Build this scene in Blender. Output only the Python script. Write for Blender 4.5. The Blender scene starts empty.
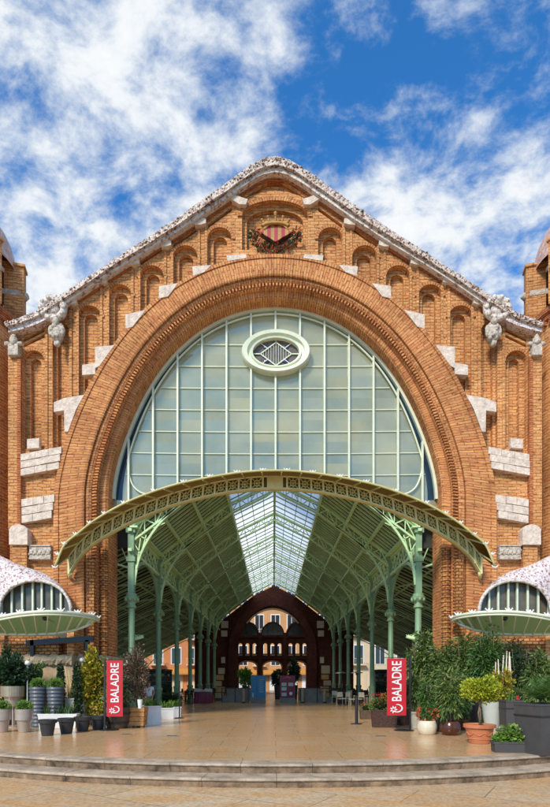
import bpy, bmesh, math, random
import numpy as np
from mathutils import Vector, Matrix, geometry
random.seed(7)
scn = bpy.context.scene
COL = scn.collection
PI = math.pi
# ------------------------------------------------------------------ measurements
F, D, H = 537.0, 22.0, 1.8           # focal length (px of the 550 px photo), camera distance, eye height
CX = -0.0614
def P(px, py, Y=0.0):                # survey: picture reading at a known distance -> metres
    s = (D+Y)/F
    return (CX+(px-273.5)*s, H+(678-py)*s)
def P3(px, py, Y=0.0):
    x, z = P(px, py, Y); return Vector((x, Y, z))
def ground(px, py, z=0.0):
    d = (H-z)*F/(py-678)
    return CX+(px-273.5)*d/F, d-D, d/F
# ------------------------------------------------------------------ materials
def newmat(name):
    m = bpy.data.materials.new(name); m.use_nodes = True
    nt = m.node_tree; b = nt.nodes['Principled BSDF']
    return m, nt, b
def N(nt, t, **kw):
    n = nt.nodes.new(t)
    for k, v in kw.items():
        if k.startswith('i_'): n.inputs[k[2:].replace('_', ' ')].default_value = v
        else: setattr(n, k, v)
    return n
def c4(c): return (c[0], c[1], c[2], 1)
def ramp(nt, stops, interp='LINEAR'):
    r = nt.nodes.new('ShaderNodeValToRGB'); r.color_ramp.interpolation = interp
    e = r.color_ramp.elements
    while len(e) < len(stops): e.new(0.5)
    for k, (p, c) in enumerate(stops):
        e[k].position = p; e[k].color = c4(c)
    return r
def mixc(nt, a, b, fac, mode='MIX'):
    m = nt.nodes.new('ShaderNodeMix'); m.data_type = 'RGBA'; m.blend_type = mode
    for s, v in ((m.inputs[0], fac), (m.inputs[6], a), (m.inputs[7], b)):
        if hasattr(v, 'is_output'): nt.links.new(v, s)
        elif isinstance(v, (tuple, list)): s.default_value = c4(v)
        else: s.default_value = v
    return m.outputs[2]
def simple(name, col, rough=0.6, metal=0.0, var=0.25, scale=3.0, bump=0.0, bscale=20.0, spec=0.5):
    m, nt, b = newmat(name)
    tc = N(nt, 'ShaderNodeTexCoord')
    n = N(nt, 'ShaderNodeTexNoise', i_Scale=scale, i_Detail=6.0, i_Roughness=0.65)
    nt.links.new(tc.outputs['Object'], n.inputs['Vector'])
    lo = tuple(x*(1-var) for x in col); hi = tuple(min(1, x*(1+var)) for x in col)
    r = ramp(nt, [(0.3, lo), (0.7, hi)])
    nt.links.new(n.outputs[0], r.inputs[0]); nt.links.new(r.outputs[0], b.inputs['Base Color'])
    b.inputs['Roughness'].default_value = rough; b.inputs['Metallic'].default_value = metal
    b.inputs['Specular IOR Level'].default_value = spec
    if bump:
        n2 = N(nt, 'ShaderNodeTexNoise', i_Scale=bscale, i_Detail=5.0)
        nt.links.new(tc.outputs['Object'], n2.inputs['Vector'])
        bp = N(nt, 'ShaderNodeBump', i_Strength=bump, i_Distance=0.05)
        nt.links.new(n2.outputs[0], bp.inputs['Height']); nt.links.new(bp.outputs[0], b.inputs['Normal'])
    return m
def brick(name, c1, c2, mort, bw=0.36, rh=0.125, ms=0.014, dist=1.1, varc=(0.30, 0.10, 0.035), varf=0.55, bump=0.6):
    m, nt, b = newmat(name)
    uv = N(nt, 'ShaderNodeUVMap')
    n0 = N(nt, 'ShaderNodeTexNoise', i_Scale=3.0, i_Detail=3.0)
    nt.links.new(uv.outputs[0], n0.inputs['Vector'])
    sub = N(nt, 'ShaderNodeVectorMath', operation='SUBTRACT'); sub.inputs[1].default_value = (0.5, 0.5, 0.5)
    nt.links.new(n0.outputs['Color'], sub.inputs[0])
    sc = N(nt, 'ShaderNodeVectorMath', operation='SCALE'); sc.inputs['Scale'].default_value = 0.08*dist
    nt.links.new(sub.outputs[0], sc.inputs[0])
    add = N(nt, 'ShaderNodeVectorMath', operation='ADD')
    nt.links.new(uv.outputs[0], add.inputs[0]); nt.links.new(sc.outputs[0], add.inputs[1])
    br = N(nt, 'ShaderNodeTexBrick')
    br.inputs['Color1'].default_value = c4(c1); br.inputs['Color2'].default_value = c4(c2); br.inputs['Mortar'].default_value = c4(mort)
    br.inputs['Scale'].default_value = 1.0; br.inputs['Brick Width'].default_value = bw; br.inputs['Row Height'].default_value = rh
    br.inputs['Mortar Size'].default_value = ms; br.inputs['Mortar Smooth'].default_value = 0.3; br.inputs['Bias'].default_value = -0.1
    nt.links.new(add.outputs[0], br.inputs['Vector'])
    mp = N(nt, 'ShaderNodeMapping'); mp.inputs['Scale'].default_value = (2.2, 9.0, 1)
    nt.links.new(uv.outputs[0], mp.inputs[0])
    n1 = N(nt, 'ShaderNodeTexNoise', i_Scale=1.0, i_Detail=6.0, i_Roughness=0.7)
    nt.links.new(mp.outputs[0], n1.inputs['Vector'])
    r1 = ramp(nt, [(0.42, (0, 0, 0)), (0.66, (1, 1, 1))]); nt.links.new(n1.outputs[0], r1.inputs[0])
    f1 = N(nt, 'ShaderNodeMath', operation='MULTIPLY'); f1.inputs[1].default_value = varf
    nt.links.new(r1.outputs[0], f1.inputs[0])
    c = mixc(nt, br.outputs['Color'], varc, f1.outputs[0])
    mp3 = N(nt, 'ShaderNodeMapping'); mp3.inputs['Scale'].default_value = (3.2, 12.0, 1); mp3.inputs['Location'].default_value = (7, 3, 0)
    nt.links.new(add.outputs[0], mp3.inputs[0])
    n3 = N(nt, 'ShaderNodeTexNoise', i_Scale=1.0, i_Detail=4.0, i_Roughness=0.6); nt.links.new(mp3.outputs[0], n3.inputs['Vector'])
    r3 = ramp(nt, [(0.33, (0.30, 0.21, 0.16)), (0.46, (1, 1, 1)), (0.60, (1, 1, 1)), (0.72, (1.22, 1.26, 1.3))]); nt.links.new(n3.outputs[0], r3.inputs[0])
    c = mixc(nt, c, r3.outputs[0], 0.9, 'MULTIPLY')
    n2 = N(nt, 'ShaderNodeTexNoise', i_Scale=0.35, i_Detail=5.0, i_Roughness=0.6)
    nt.links.new(uv.outputs[0], n2.inputs['Vector'])
    r2 = ramp(nt, [(0.35, (0.74, 0.70, 0.66)), (0.65, (1.12, 1.1, 1.06))]); nt.links.new(n2.outputs[0], r2.inputs[0])
    c = mixc(nt, c, r2.outputs[0], 1.0, 'MULTIPLY')
    mp4 = N(nt, 'ShaderNodeMapping'); mp4.inputs['Scale'].default_value = (1.6, 0.22, 1); nt.links.new(uv.outputs[0], mp4.inputs[0])
    n4 = N(nt, 'ShaderNodeTexNoise', i_Scale=1.0, i_Detail=7.0, i_Roughness=0.7); nt.links.new(mp4.outputs[0], n4.inputs['Vector'])
    r4 = ramp(nt, [(0.34, (0.74, 0.69, 0.66)), (0.5, (1, 1, 1)), (0.72, (1.12, 1.14, 1.16))]); nt.links.new(n4.outputs[0], r4.inputs[0])
    c = mixc(nt, c, r4.outputs[0], 0.8, 'MULTIPLY')
    nt.links.new(c, b.inputs['Base Color'])
    b.inputs['Roughness'].default_value = 0.85; b.inputs['Specular IOR Level'].default_value = 0.25
    h = N(nt, 'ShaderNodeMath', operation='MULTIPLY_ADD'); h.inputs[1].default_value = -1.0; h.inputs[2].default_value = 1.0
    nt.links.new(br.outputs['Fac'], h.inputs[0])
    h2 = N(nt, 'ShaderNodeMath', operation='MULTIPLY_ADD'); h2.inputs[1].default_value = 0.9
    nt.links.new(n1.outputs[0], h2.inputs[0]); nt.links.new(h.outputs[0], h2.inputs[2])
    bp = N(nt, 'ShaderNodeBump', i_Strength=bump, i_Distance=0.05)
    nt.links.new(h2.outputs[0], bp.inputs['Height']); nt.links.new(bp.outputs[0], b.inputs['Normal'])
    return m
def mosaic(name, cols, scale=14.0, tint=None):
    m, nt, b = newmat(name)
    tc = N(nt, 'ShaderNodeTexCoord')
    v = N(nt, 'ShaderNodeTexVoronoi', i_Scale=scale)
    nt.links.new(tc.outputs['Object'], v.inputs['Vector'])
    sp = N(nt, 'ShaderNodeSeparateColor'); nt.links.new(v.outputs['Color'], sp.inputs[0])
    r = ramp(nt, cols, 'CONSTANT'); nt.links.new(sp.outputs[0], r.inputs[0])
    nt.links.new(r.outputs[0], b.inputs['Base Color']); b.inputs['Roughness'].default_value = 0.45
    bp = N(nt, 'ShaderNodeBump', i_Strength=0.5, i_Distance=0.04, invert=True)
    nt.links.new(v.outputs['Distance'], bp.inputs['Height']); nt.links.new(bp.outputs[0], b.inputs['Normal'])
    return m
def leafmat(name, cols, rough=0.5, trans=0.25):
    m, nt, b = newmat(name)
    g = N(nt, 'ShaderNodeNewGeometry')
    st = [(k/(len(cols)-1), c) for k, c in enumerate(cols)]
    r = ramp(nt, st); nt.links.new(g.outputs['Random Per Island'], r.inputs[0])
    nt.links.new(r.outputs[0], b.inputs['Base Color']); b.inputs['Roughness'].default_value = rough
    tr = N(nt, 'ShaderNodeBsdfTranslucent'); nt.links.new(r.outputs[0], tr.inputs[0])
    mx = N(nt, 'ShaderNodeMixShader'); mx.inputs[0].default_value = trans
    out = nt.nodes['Material Output']
    nt.links.new(b.outputs[0], mx.inputs[1]); nt.links.new(tr.outputs[0], mx.inputs[2]); nt.links.new(mx.outputs[0], out.inputs[0])
    return m
M = {}
M['brick'] = brick('orange_brick', (0.72, 0.345, 0.125), (0.60, 0.235, 0.075), (0.28, 0.10, 0.045), varc=(0.78, 0.48, 0.22), varf=.55)
M['brick_arch'] = brick('arch_brick', (0.72, 0.33, 0.12), (0.58, 0.205, 0.075), (0.30, 0.10, 0.045), bw=0.46, rh=0.12, varc=(0.66, 0.38, 0.16), varf=.4)
M['brick_red'] = brick('red_brick', (0.58, 0.21, 0.075), (0.48, 0.15, 0.055), (0.26, 0.08, 0.035), bw=0.3, rh=0.09, varc=(0.5, 0.22, 0.09), varf=0.3)
M['brick_orn'] = brick('ornate_brick', (0.70, 0.36, 0.12), (0.56, 0.24, 0.08), (0.24, 0.09, 0.035), bw=0.24, rh=0.13, ms=0.024, dist=0.2, bump=1.0)
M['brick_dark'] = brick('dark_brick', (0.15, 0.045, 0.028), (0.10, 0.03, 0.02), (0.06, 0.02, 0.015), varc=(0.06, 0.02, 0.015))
M['stone'] = simple('white_stone', (0.68, 0.55, 0.44), 0.8, var=0.3, scale=5, bump=0.7, bscale=14)
M['stone_carved'] = simple('carved_stone', (0.52, 0.44, 0.35), 0.85, var=0.5, scale=9, bump=1.0, bscale=12)
M['stone_rough'] = simple('rough_stone', (0.48, 0.36, 0.22), 0.9, var=0.35, scale=3, bump=1.0, bscale=6)
M['stone_panel'] = simple('stone_panel', (0.46, 0.33, 0.18), 0.75, var=0.2, scale=1.5, bump=0.2)
M['mosaic'] = mosaic('speckled_mosaic', [(0, (0.62, 0.52, 0.44)), (0.36, (0.44, 0.31, 0.23)), (0.58, (0.14, 0.07, 0.045)), (0.74, (0.56, 0.46, 0.38)), (0.9, (0.26, 0.12, 0.08))], 13)
M['mosaic_pink'] = mosaic('pink_white_mosaic', [(0, (0.72, 0.66, 0.64)), (0.52, (0.52, 0.35, 0.33)), (0.7, (0.70, 0.62, 0.60)), (0.88, (0.32, 0.15, 0.15))], 17)
M['mosaic_pale'] = mosaic('pale_mosaic', [(0, (0.70, 0.62, 0.54)), (0.45, (0.60, 0.50, 0.42)), (0.78, (0.36, 0.24, 0.18)), (0.9, (0.66, 0.60, 0.54))], 11)
M['dome'] = mosaic('dome_mosaic', [(0, (0.58, 0.33, 0.25)), (0.5, (0.66, 0.45, 0.36)), (0.8, (0.50, 0.26, 0.19))], 7)
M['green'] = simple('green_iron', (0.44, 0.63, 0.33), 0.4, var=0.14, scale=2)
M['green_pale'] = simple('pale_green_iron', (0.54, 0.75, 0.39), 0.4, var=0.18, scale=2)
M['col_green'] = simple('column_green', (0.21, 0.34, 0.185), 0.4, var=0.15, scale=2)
M['olive'] = simple('olive_iron', (0.54, 0.48, 0.19), 0.5, var=0.15, scale=3)
M['olive_dark'] = simple('olive_dark_iron', (0.15, 0.12, 0.035), 0.6, var=0.3, scale=4)
M['olive_light'] = simple('olive_light_iron', (0.72, 0.67, 0.32), 0.45, var=0.12, scale=3)
M['mullion'] = simple('cream_mullion', (0.72, 0.75, 0.56), 0.4, var=0.08)
M['white'] = simple('white_paint', (0.78, 0.76, 0.72), 0.5, var=0.08)
M['white_pot'] = simple('white_pot', (0.74, 0.73, 0.70), 0.45, var=0.10, scale=2)
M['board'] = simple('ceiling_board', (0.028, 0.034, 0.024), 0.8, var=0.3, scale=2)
M['black'] = simple('black_metal', (0.018, 0.018, 0.02), 0.4, var=0.2)
M['black_pot'] = simple('black_plastic', (0.028, 0.028, 0.03), 0.5, var=0.2)
M['slate'] = simple('slate_glaze', (0.085, 0.10, 0.12), 0.45, var=0.2, scale=6)
M['grey_pot'] = simple('grey_fibre_pot', (0.062, 0.056, 0.052), 0.6, var=0.15, scale=3)
M['pale_pot'] = simple('pale_grey_pot', (0.50, 0.53, 0.48), 0.55, var=0.1)
M['cream_pot'] = simple('cream_glaze', (0.66, 0.58, 0.42), 0.3, var=0.15, scale=5)
M['taupe'] = simple('brushed_taupe', (0.42, 0.35, 0.29), 0.35, 0.35, var=0.12, scale=4)
M['bronze'] = simple('brushed_bronze', (0.45, 0.36, 0.25), 0.3, 0.7, var=0.1, scale=4)
M['silver'] = simple('silver_metal', (0.6, 0.58, 0.54), 0.3, 0.8, var=0.1)
M['terracotta'] = simple('terracotta', (0.50, 0.17, 0.07), 0.75, var=0.15, scale=5)
M['brown_glaze'] = simple('brown_glaze', (0.075, 0.022, 0.010), 0.2, var=0.3, scale=5)
M['wood'] = simple('crate_wood', (0.50, 0.23, 0.07), 0.7, var=0.35, scale=5)
M['wood_dark'] = simple('dark_wood', (0.10, 0.06, 0.035), 0.75, var=0.4, scale=6)
M['wicker'] = simple('wicker', (0.07, 0.03, 0.02), 0.7, var=0.6, scale=22, bump=1.0, bscale=30)
M['stick'] = simple('dry_stick', (0.60, 0.42, 0.17), 0.7, var=0.25)
M['crown_core'] = simple('dark_crown_core', (0.012, 0.02, 0.008), 0.95, var=0.3, scale=8, spec=0.05)  # matte near-black, for the filler ball inside leaf crowns
M['soil'] = simple('soil', (0.03, 0.02, 0.014), 0.95, var=0.3, scale=8)
M['trunk'] = simple('bark', (0.20, 0.13, 0.08), 0.85, var=0.3, scale=9)
M['red'] = simple('red_banner', (0.50, 0.008, 0.018), 0.6, var=0.08)
M['blue'] = simple('blue_board', (0.03, 0.19, 0.38), 0.5, var=0.1)
M['maroon'] = simple('maroon_board', (0.19, 0.012, 0.04), 0.5, var=0.15)
M['pink'] = simple('pink_print', (0.55, 0.10, 0.18), 0.5, var=0.1)
M['gold'] = simple('gold_paint', (0.42, 0.22, 0.045), 0.5, var=0.3)
M['shield_red'] = simple('shield_red', (0.40, 0.015, 0.03), 0.5, var=0.1)
M['concrete'] = simple('concrete', (0.22, 0.20, 0.17), 0.7, var=0.2)
M['asphalt'] = simple('asphalt', (0.06, 0.058, 0.055), 0.9, var=0.2, scale=2)
M['skin'] = simple('skin', (0.42, 0.22, 0.14), 0.5, var=0.05)
M['hair'] = simple('brown_hair', (0.10, 0.035, 0.015), 0.6, var=0.2)
M['trousers'] = simple('khaki_trousers', (0.30, 0.24, 0.14), 0.8, var=0.1)
M['shirt'] = simple('white_shirt', (0.72, 0.72, 0.72), 0.8, var=0.05)
M['plaster_o'] = simple('orange_plaster', (0.52, 0.20, 0.07), 0.8, var=0.12, scale=.6)
M['plaster_c'] = simple('cream_plaster', (0.62, 0.50, 0.33), 0.8, var=0.1, scale=.6)
M['plaster_y'] = simple('yellow_plaster', (0.52, 0.27, 0.11), 0.8, var=0.1, scale=.6)
M['awning'] = simple('orange_awning', (0.50, 0.22, 0.04), 0.8, var=0.1)
M['win_dark'] = simple('dark_glass', (0.03, 0.035, 0.04), 0.08, var=0.3, scale=.5)
M['fan_glass'] = simple('fanlight_glass', (0.13, 0.11, 0.075), 0.25, var=0.5, scale=1.2)
M['blue_glass'] = simple('blue_glass', (0.012, 0.035, 0.06), 0.1, var=0.3, scale=.8)
M['purple_glass'] = simple('purple_glass', (0.13, 0.105, 0.09), 0.25, var=0.4, scale=6)
M['navy_glass'] = simple('navy_glass', (0.03, 0.03, 0.12), 0.25, var=0.2)
G = lambda *a: leafmat(*a)
M['leaf'] = leafmat('leaf_green', [(0.027, 0.068, 0.016), (0.068, 0.149, 0.027), (0.135, 0.257, 0.047)])
M['leaf_dark'] = leafmat('leaf_dark', [(0.011, 0.030, 0.014), (0.027, 0.068, 0.024), (0.068, 0.121, 0.041)])
M['leaf_bright'] = leafmat('leaf_bright', [(0.081, 0.176, 0.020), (0.162, 0.324, 0.034), (0.297, 0.446, 0.068)])
M['leaf_yellow'] = leafmat('leaf_yellow', [(0.135, 0.203, 0.014), (0.432, 0.486, 0.027), (0.702, 0.675, 0.054)])
M['leaf_croton'] = leafmat('leaf_croton', [(0.041, 0.095, 0.016), (0.135, 0.203, 0.027), (0.648, 0.486, 0.041), (0.540, 0.162, 0.027), (0.108, 0.162, 0.027)])
M['leaf_pink'] = leafmat('leaf_pink', [(0.04, 0.06, 0.02), (0.12, 0.09, 0.05), (0.32, 0.15, 0.11), (0.06, 0.09, 0.03), (0.40, 0.24, 0.18)])
M['leaf_mixed'] = leafmat('leaf_mixed', [(0.041, 0.095, 0.020), (0.121, 0.216, 0.041), (0.540, 0.472, 0.270), (0.081, 0.149, 0.041)])
M['leaf_gold'] = leafmat('leaf_gold', [(0.05, 0.11, 0.015), (0.40, 0.36, 0.03), (0.62, 0.50, 0.04), (0.10, 0.16, 0.02), (0.55, 0.30, 0.03)])
M['leaf_weep'] = leafmat('leaf_weeping', [(0.02, 0.05, 0.012), (0.05, 0.11, 0.02), (0.14, 0.23, 0.04), (0.30, 0.36, 0.09), (0.03, 0.06, 0.015)])
M['flower_red'] = leafmat('petal_red', [(0.45, 0.02, 0.015), (0.50, 0.10, 0.02), (0.35, 0.015, 0.03)])
M['leaf_rust'] = leafmat('leaf_rust', [(0.42, 0.09, 0.02), (0.50, 0.14, 0.04), (0.22, 0.05, 0.02)])

def tympglass():
    m, nt, b = newmat('frosted_window_glass')
    tc = N(nt, 'ShaderNodeTexCoord')
    sn = N(nt, 'ShaderNodeVectorMath', operation='SNAP'); sn.inputs[1].default_value = (1.051, 10.0, 0.94)
    of = N(nt, 'ShaderNodeVectorMath', operation='ADD'); of.inputs[1].default_value = (0.02, 5.0, 0.25)
    nt.links.new(tc.outputs['Object'], of.inputs[0]); nt.links.new(of.outputs[0], sn.inputs[0])
    wn = N(nt, 'ShaderNodeTexWhiteNoise'); nt.links.new(sn.outputs[0], wn.inputs['Vector'])
    n = N(nt, 'ShaderNodeTexNoise', i_Scale=0.45, i_Detail=6.0, i_Roughness=0.65)
    nt.links.new(tc.outputs['Object'], n.inputs['Vector'])
    ad = N(nt, 'ShaderNodeMath', operation='MULTIPLY_ADD'); ad.inputs[1].default_value = 0.30; nt.links.new(wn.outputs['Value'], ad.inputs[0]); nt.links.new(n.outputs[0], ad.inputs[2])
    r = ramp(nt, [(0.3, (0.20, 0.22, 0.14)), (0.85, (0.50, 0.50, 0.36))]); nt.links.new(ad.outputs[0], r.inputs[0])
    nt.links.new(r.outputs[0], b.inputs['Base Color']); b.inputs['Roughness'].default_value = 0.12
    b.inputs['Specular IOR Level'].default_value = 0.5
    sb = N(nt, 'ShaderNodeVectorMath', operation='SUBTRACT'); sb.inputs[1].default_value = (0.5, 0.5, 0.5); nt.links.new(wn.outputs['Color'], sb.inputs[0])
    sc = N(nt, 'ShaderNodeVectorMath', operation='SCALE'); sc.inputs['Scale'].default_value = 0.10; nt.links.new(sb.outputs[0], sc.inputs[0])
    ge = N(nt, 'ShaderNodeNewGeometry'); av = N(nt, 'ShaderNodeVectorMath', operation='ADD'); nt.links.new(ge.outputs['Normal'], av.inputs[0]); nt.links.new(sc.outputs[0], av.inputs[1])
    nm = N(nt, 'ShaderNodeVectorMath', operation='NORMALIZE'); nt.links.new(av.outputs[0], nm.inputs[0]); nt.links.new(nm.outputs[0], b.inputs['Normal'])
    t = N(nt, 'ShaderNodeBsdfTranslucent'); t.inputs[0].default_value = (0.95, 0.93, 0.68, 1)
    mx = N(nt, 'ShaderNodeMixShader'); mx.inputs[0].default_value = 0.42
    nt.links.new(b.outputs[0], mx.inputs[1]); nt.links.new(t.outputs[0], mx.inputs[2])
    gl = N(nt, 'ShaderNodeBsdfGlossy'); gl.inputs['Roughness'].default_value = 0.06; gl.inputs['Color'].default_value = (0.86, 0.84, 0.66, 1); nt.links.new(nm.outputs[0], gl.inputs['Normal'])
    m2 = N(nt, 'ShaderNodeMixShader'); m2.inputs[0].default_value = 0.16; nt.links.new(mx.outputs[0], m2.inputs[1]); nt.links.new(gl.outputs[0], m2.inputs[2])
    tp = N(nt, 'ShaderNodeBsdfTransparent'); m3 = N(nt, 'ShaderNodeMixShader'); m3.inputs[0].default_value = 0.08; tp.inputs[0].default_value = (1, 0.96, 0.82, 1); nt.links.new(m2.outputs[0], m3.inputs[1]); nt.links.new(tp.outputs[0], m3.inputs[2])
    nt.links.new(m3.outputs[0], nt.nodes['Material Output'].inputs[0])
    return m
M['tglass'] = tympglass()
def skyglass(name, ft, col=(0.85, 0.9, 0.92)):
    m, nt, b = newmat(name)
    t = N(nt, 'ShaderNodeBsdfTranslucent'); t.inputs[0].default_value = c4(col)
    tr = N(nt, 'ShaderNodeBsdfTransparent'); tr.inputs[0].default_value = (0.92, 0.97, 1, 1)
    mx = N(nt, 'ShaderNodeMixShader'); mx.inputs[0].default_value = ft
    nt.links.new(t.outputs[0], mx.inputs[1]); nt.links.new(tr.outputs[0], mx.inputs[2])
    nt.links.new(mx.outputs[0], nt.nodes['Material Output'].inputs[0])
    return m
M['skyglass'] = skyglass('skylight_glass', 0.08, (1.0, 0.97, 0.91))
M['marquee'] = skyglass('marquee_glass', 0.08, (0.33, 0.38, 0.20))
M['marquee_brown'] = skyglass('arch_marquee_glass', 0.02, (0.24, 0.17, 0.065))

def paving(name, c1, c2, c3, w, h, rough, rot=0.0, grime=1.0, ms=0.007):
    m, nt, b = newmat(name)
    tc = N(nt, 'ShaderNodeTexCoord')
    mp = N(nt, 'ShaderNodeMapping'); mp.inputs['Rotation'].default_value = (0, 0, rot)
    nt.links.new(tc.outputs['Object'], mp.inputs[0])
    br = N(nt, 'ShaderNodeTexBrick')
    br.inputs['Color1'].default_value = c4(c1); br.inputs['Color2'].default_value = c4(c2)
    br.inputs['Mortar'].default_value = (0.22, 0.14, 0.08, 1)
    br.inputs['Scale'].default_value = 1; br.inputs['Brick Width'].default_value = w; br.inputs['Row Height'].default_value = h
    br.inputs['Mortar Size'].default_value = ms; br.inputs['Mortar Smooth'].default_value = 0.1
    nt.links.new(mp.outputs[0], br.inputs['Vector'])
    n = N(nt, 'ShaderNodeTexNoise', i_Scale=1.3, i_Detail=8.0, i_Roughness=0.65)
    mp2 = N(nt, 'ShaderNodeMapping'); mp2.inputs['Scale'].default_value = (0.7, 1.8, 1)
    nt.links.new(tc.outputs['Object'], mp2.inputs[0]); nt.links.new(mp2.outputs[0], n.inputs['Vector'])
    r = ramp(nt, [(0.42, (0, 0, 0)), (0.62, (1, 1, 1))]); nt.links.new(n.outputs[0], r.inputs[0])
    fm = N(nt, 'ShaderNodeMath', operation='MULTIPLY'); fm.inputs[1].default_value = 0.72
    nt.links.new(r.outputs[0], fm.inputs[0])
    c = mixc(nt, br.outputs[0], c3, fm.outputs[0])
    n2 = N(nt, 'ShaderNodeTexNoise', i_Scale=14.0, i_Detail=6.0, i_Roughness=0.7)
    nt.links.new(tc.outputs['Object'], n2.inputs['Vector'])
    r2 = ramp(nt, [(0.3, (1-.35*grime,)*3), (0.6, (1.08, 1.08, 1.08))]); nt.links.new(n2.outputs[0], r2.inputs[0])
    c = mixc(nt, c, r2.outputs[0], 1.0, 'MULTIPLY')
    nt.links.new(c, b.inputs['Base Color'])
    rr = N(nt, 'ShaderNodeMath', operation='MULTIPLY_ADD'); rr.inputs[1].default_value = 0.25; rr.inputs[2].default_value = rough-0.12
    nt.links.new(n.outputs[0], rr.inputs[0]); nt.links.new(rr.outputs[0], b.inputs['Roughness'])
    bp = N(nt, 'ShaderNodeBump', i_Strength=0.25, i_Distance=0.01)
    nt.links.new(n2.outputs[0], bp.inputs['Height']); nt.links.new(bp.outputs[0], b.inputs['Normal'])
    return m
M['floor'] = paving('marble_floor', (0.68, 0.47, 0.26), (0.62, 0.41, 0.22), (0.66, 0.31, 0.09), 1.5, 1.1, 0.19)
M['pave'] = paving('stone_paving', (0.60, 0.45, 0.28), (0.52, 0.38, 0.23), (0.60, 0.31, 0.10), 2.4, 1.2, 0.5, 0.55, 1.2, 0.012)
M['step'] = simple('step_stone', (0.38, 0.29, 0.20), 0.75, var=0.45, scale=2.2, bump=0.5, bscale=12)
M['step_dark'] = simple('step_riser_stone', (0.20, 0.13, 0.075), 0.85, var=0.75, scale=3.0, bump=0.6, bscale=12)
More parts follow.
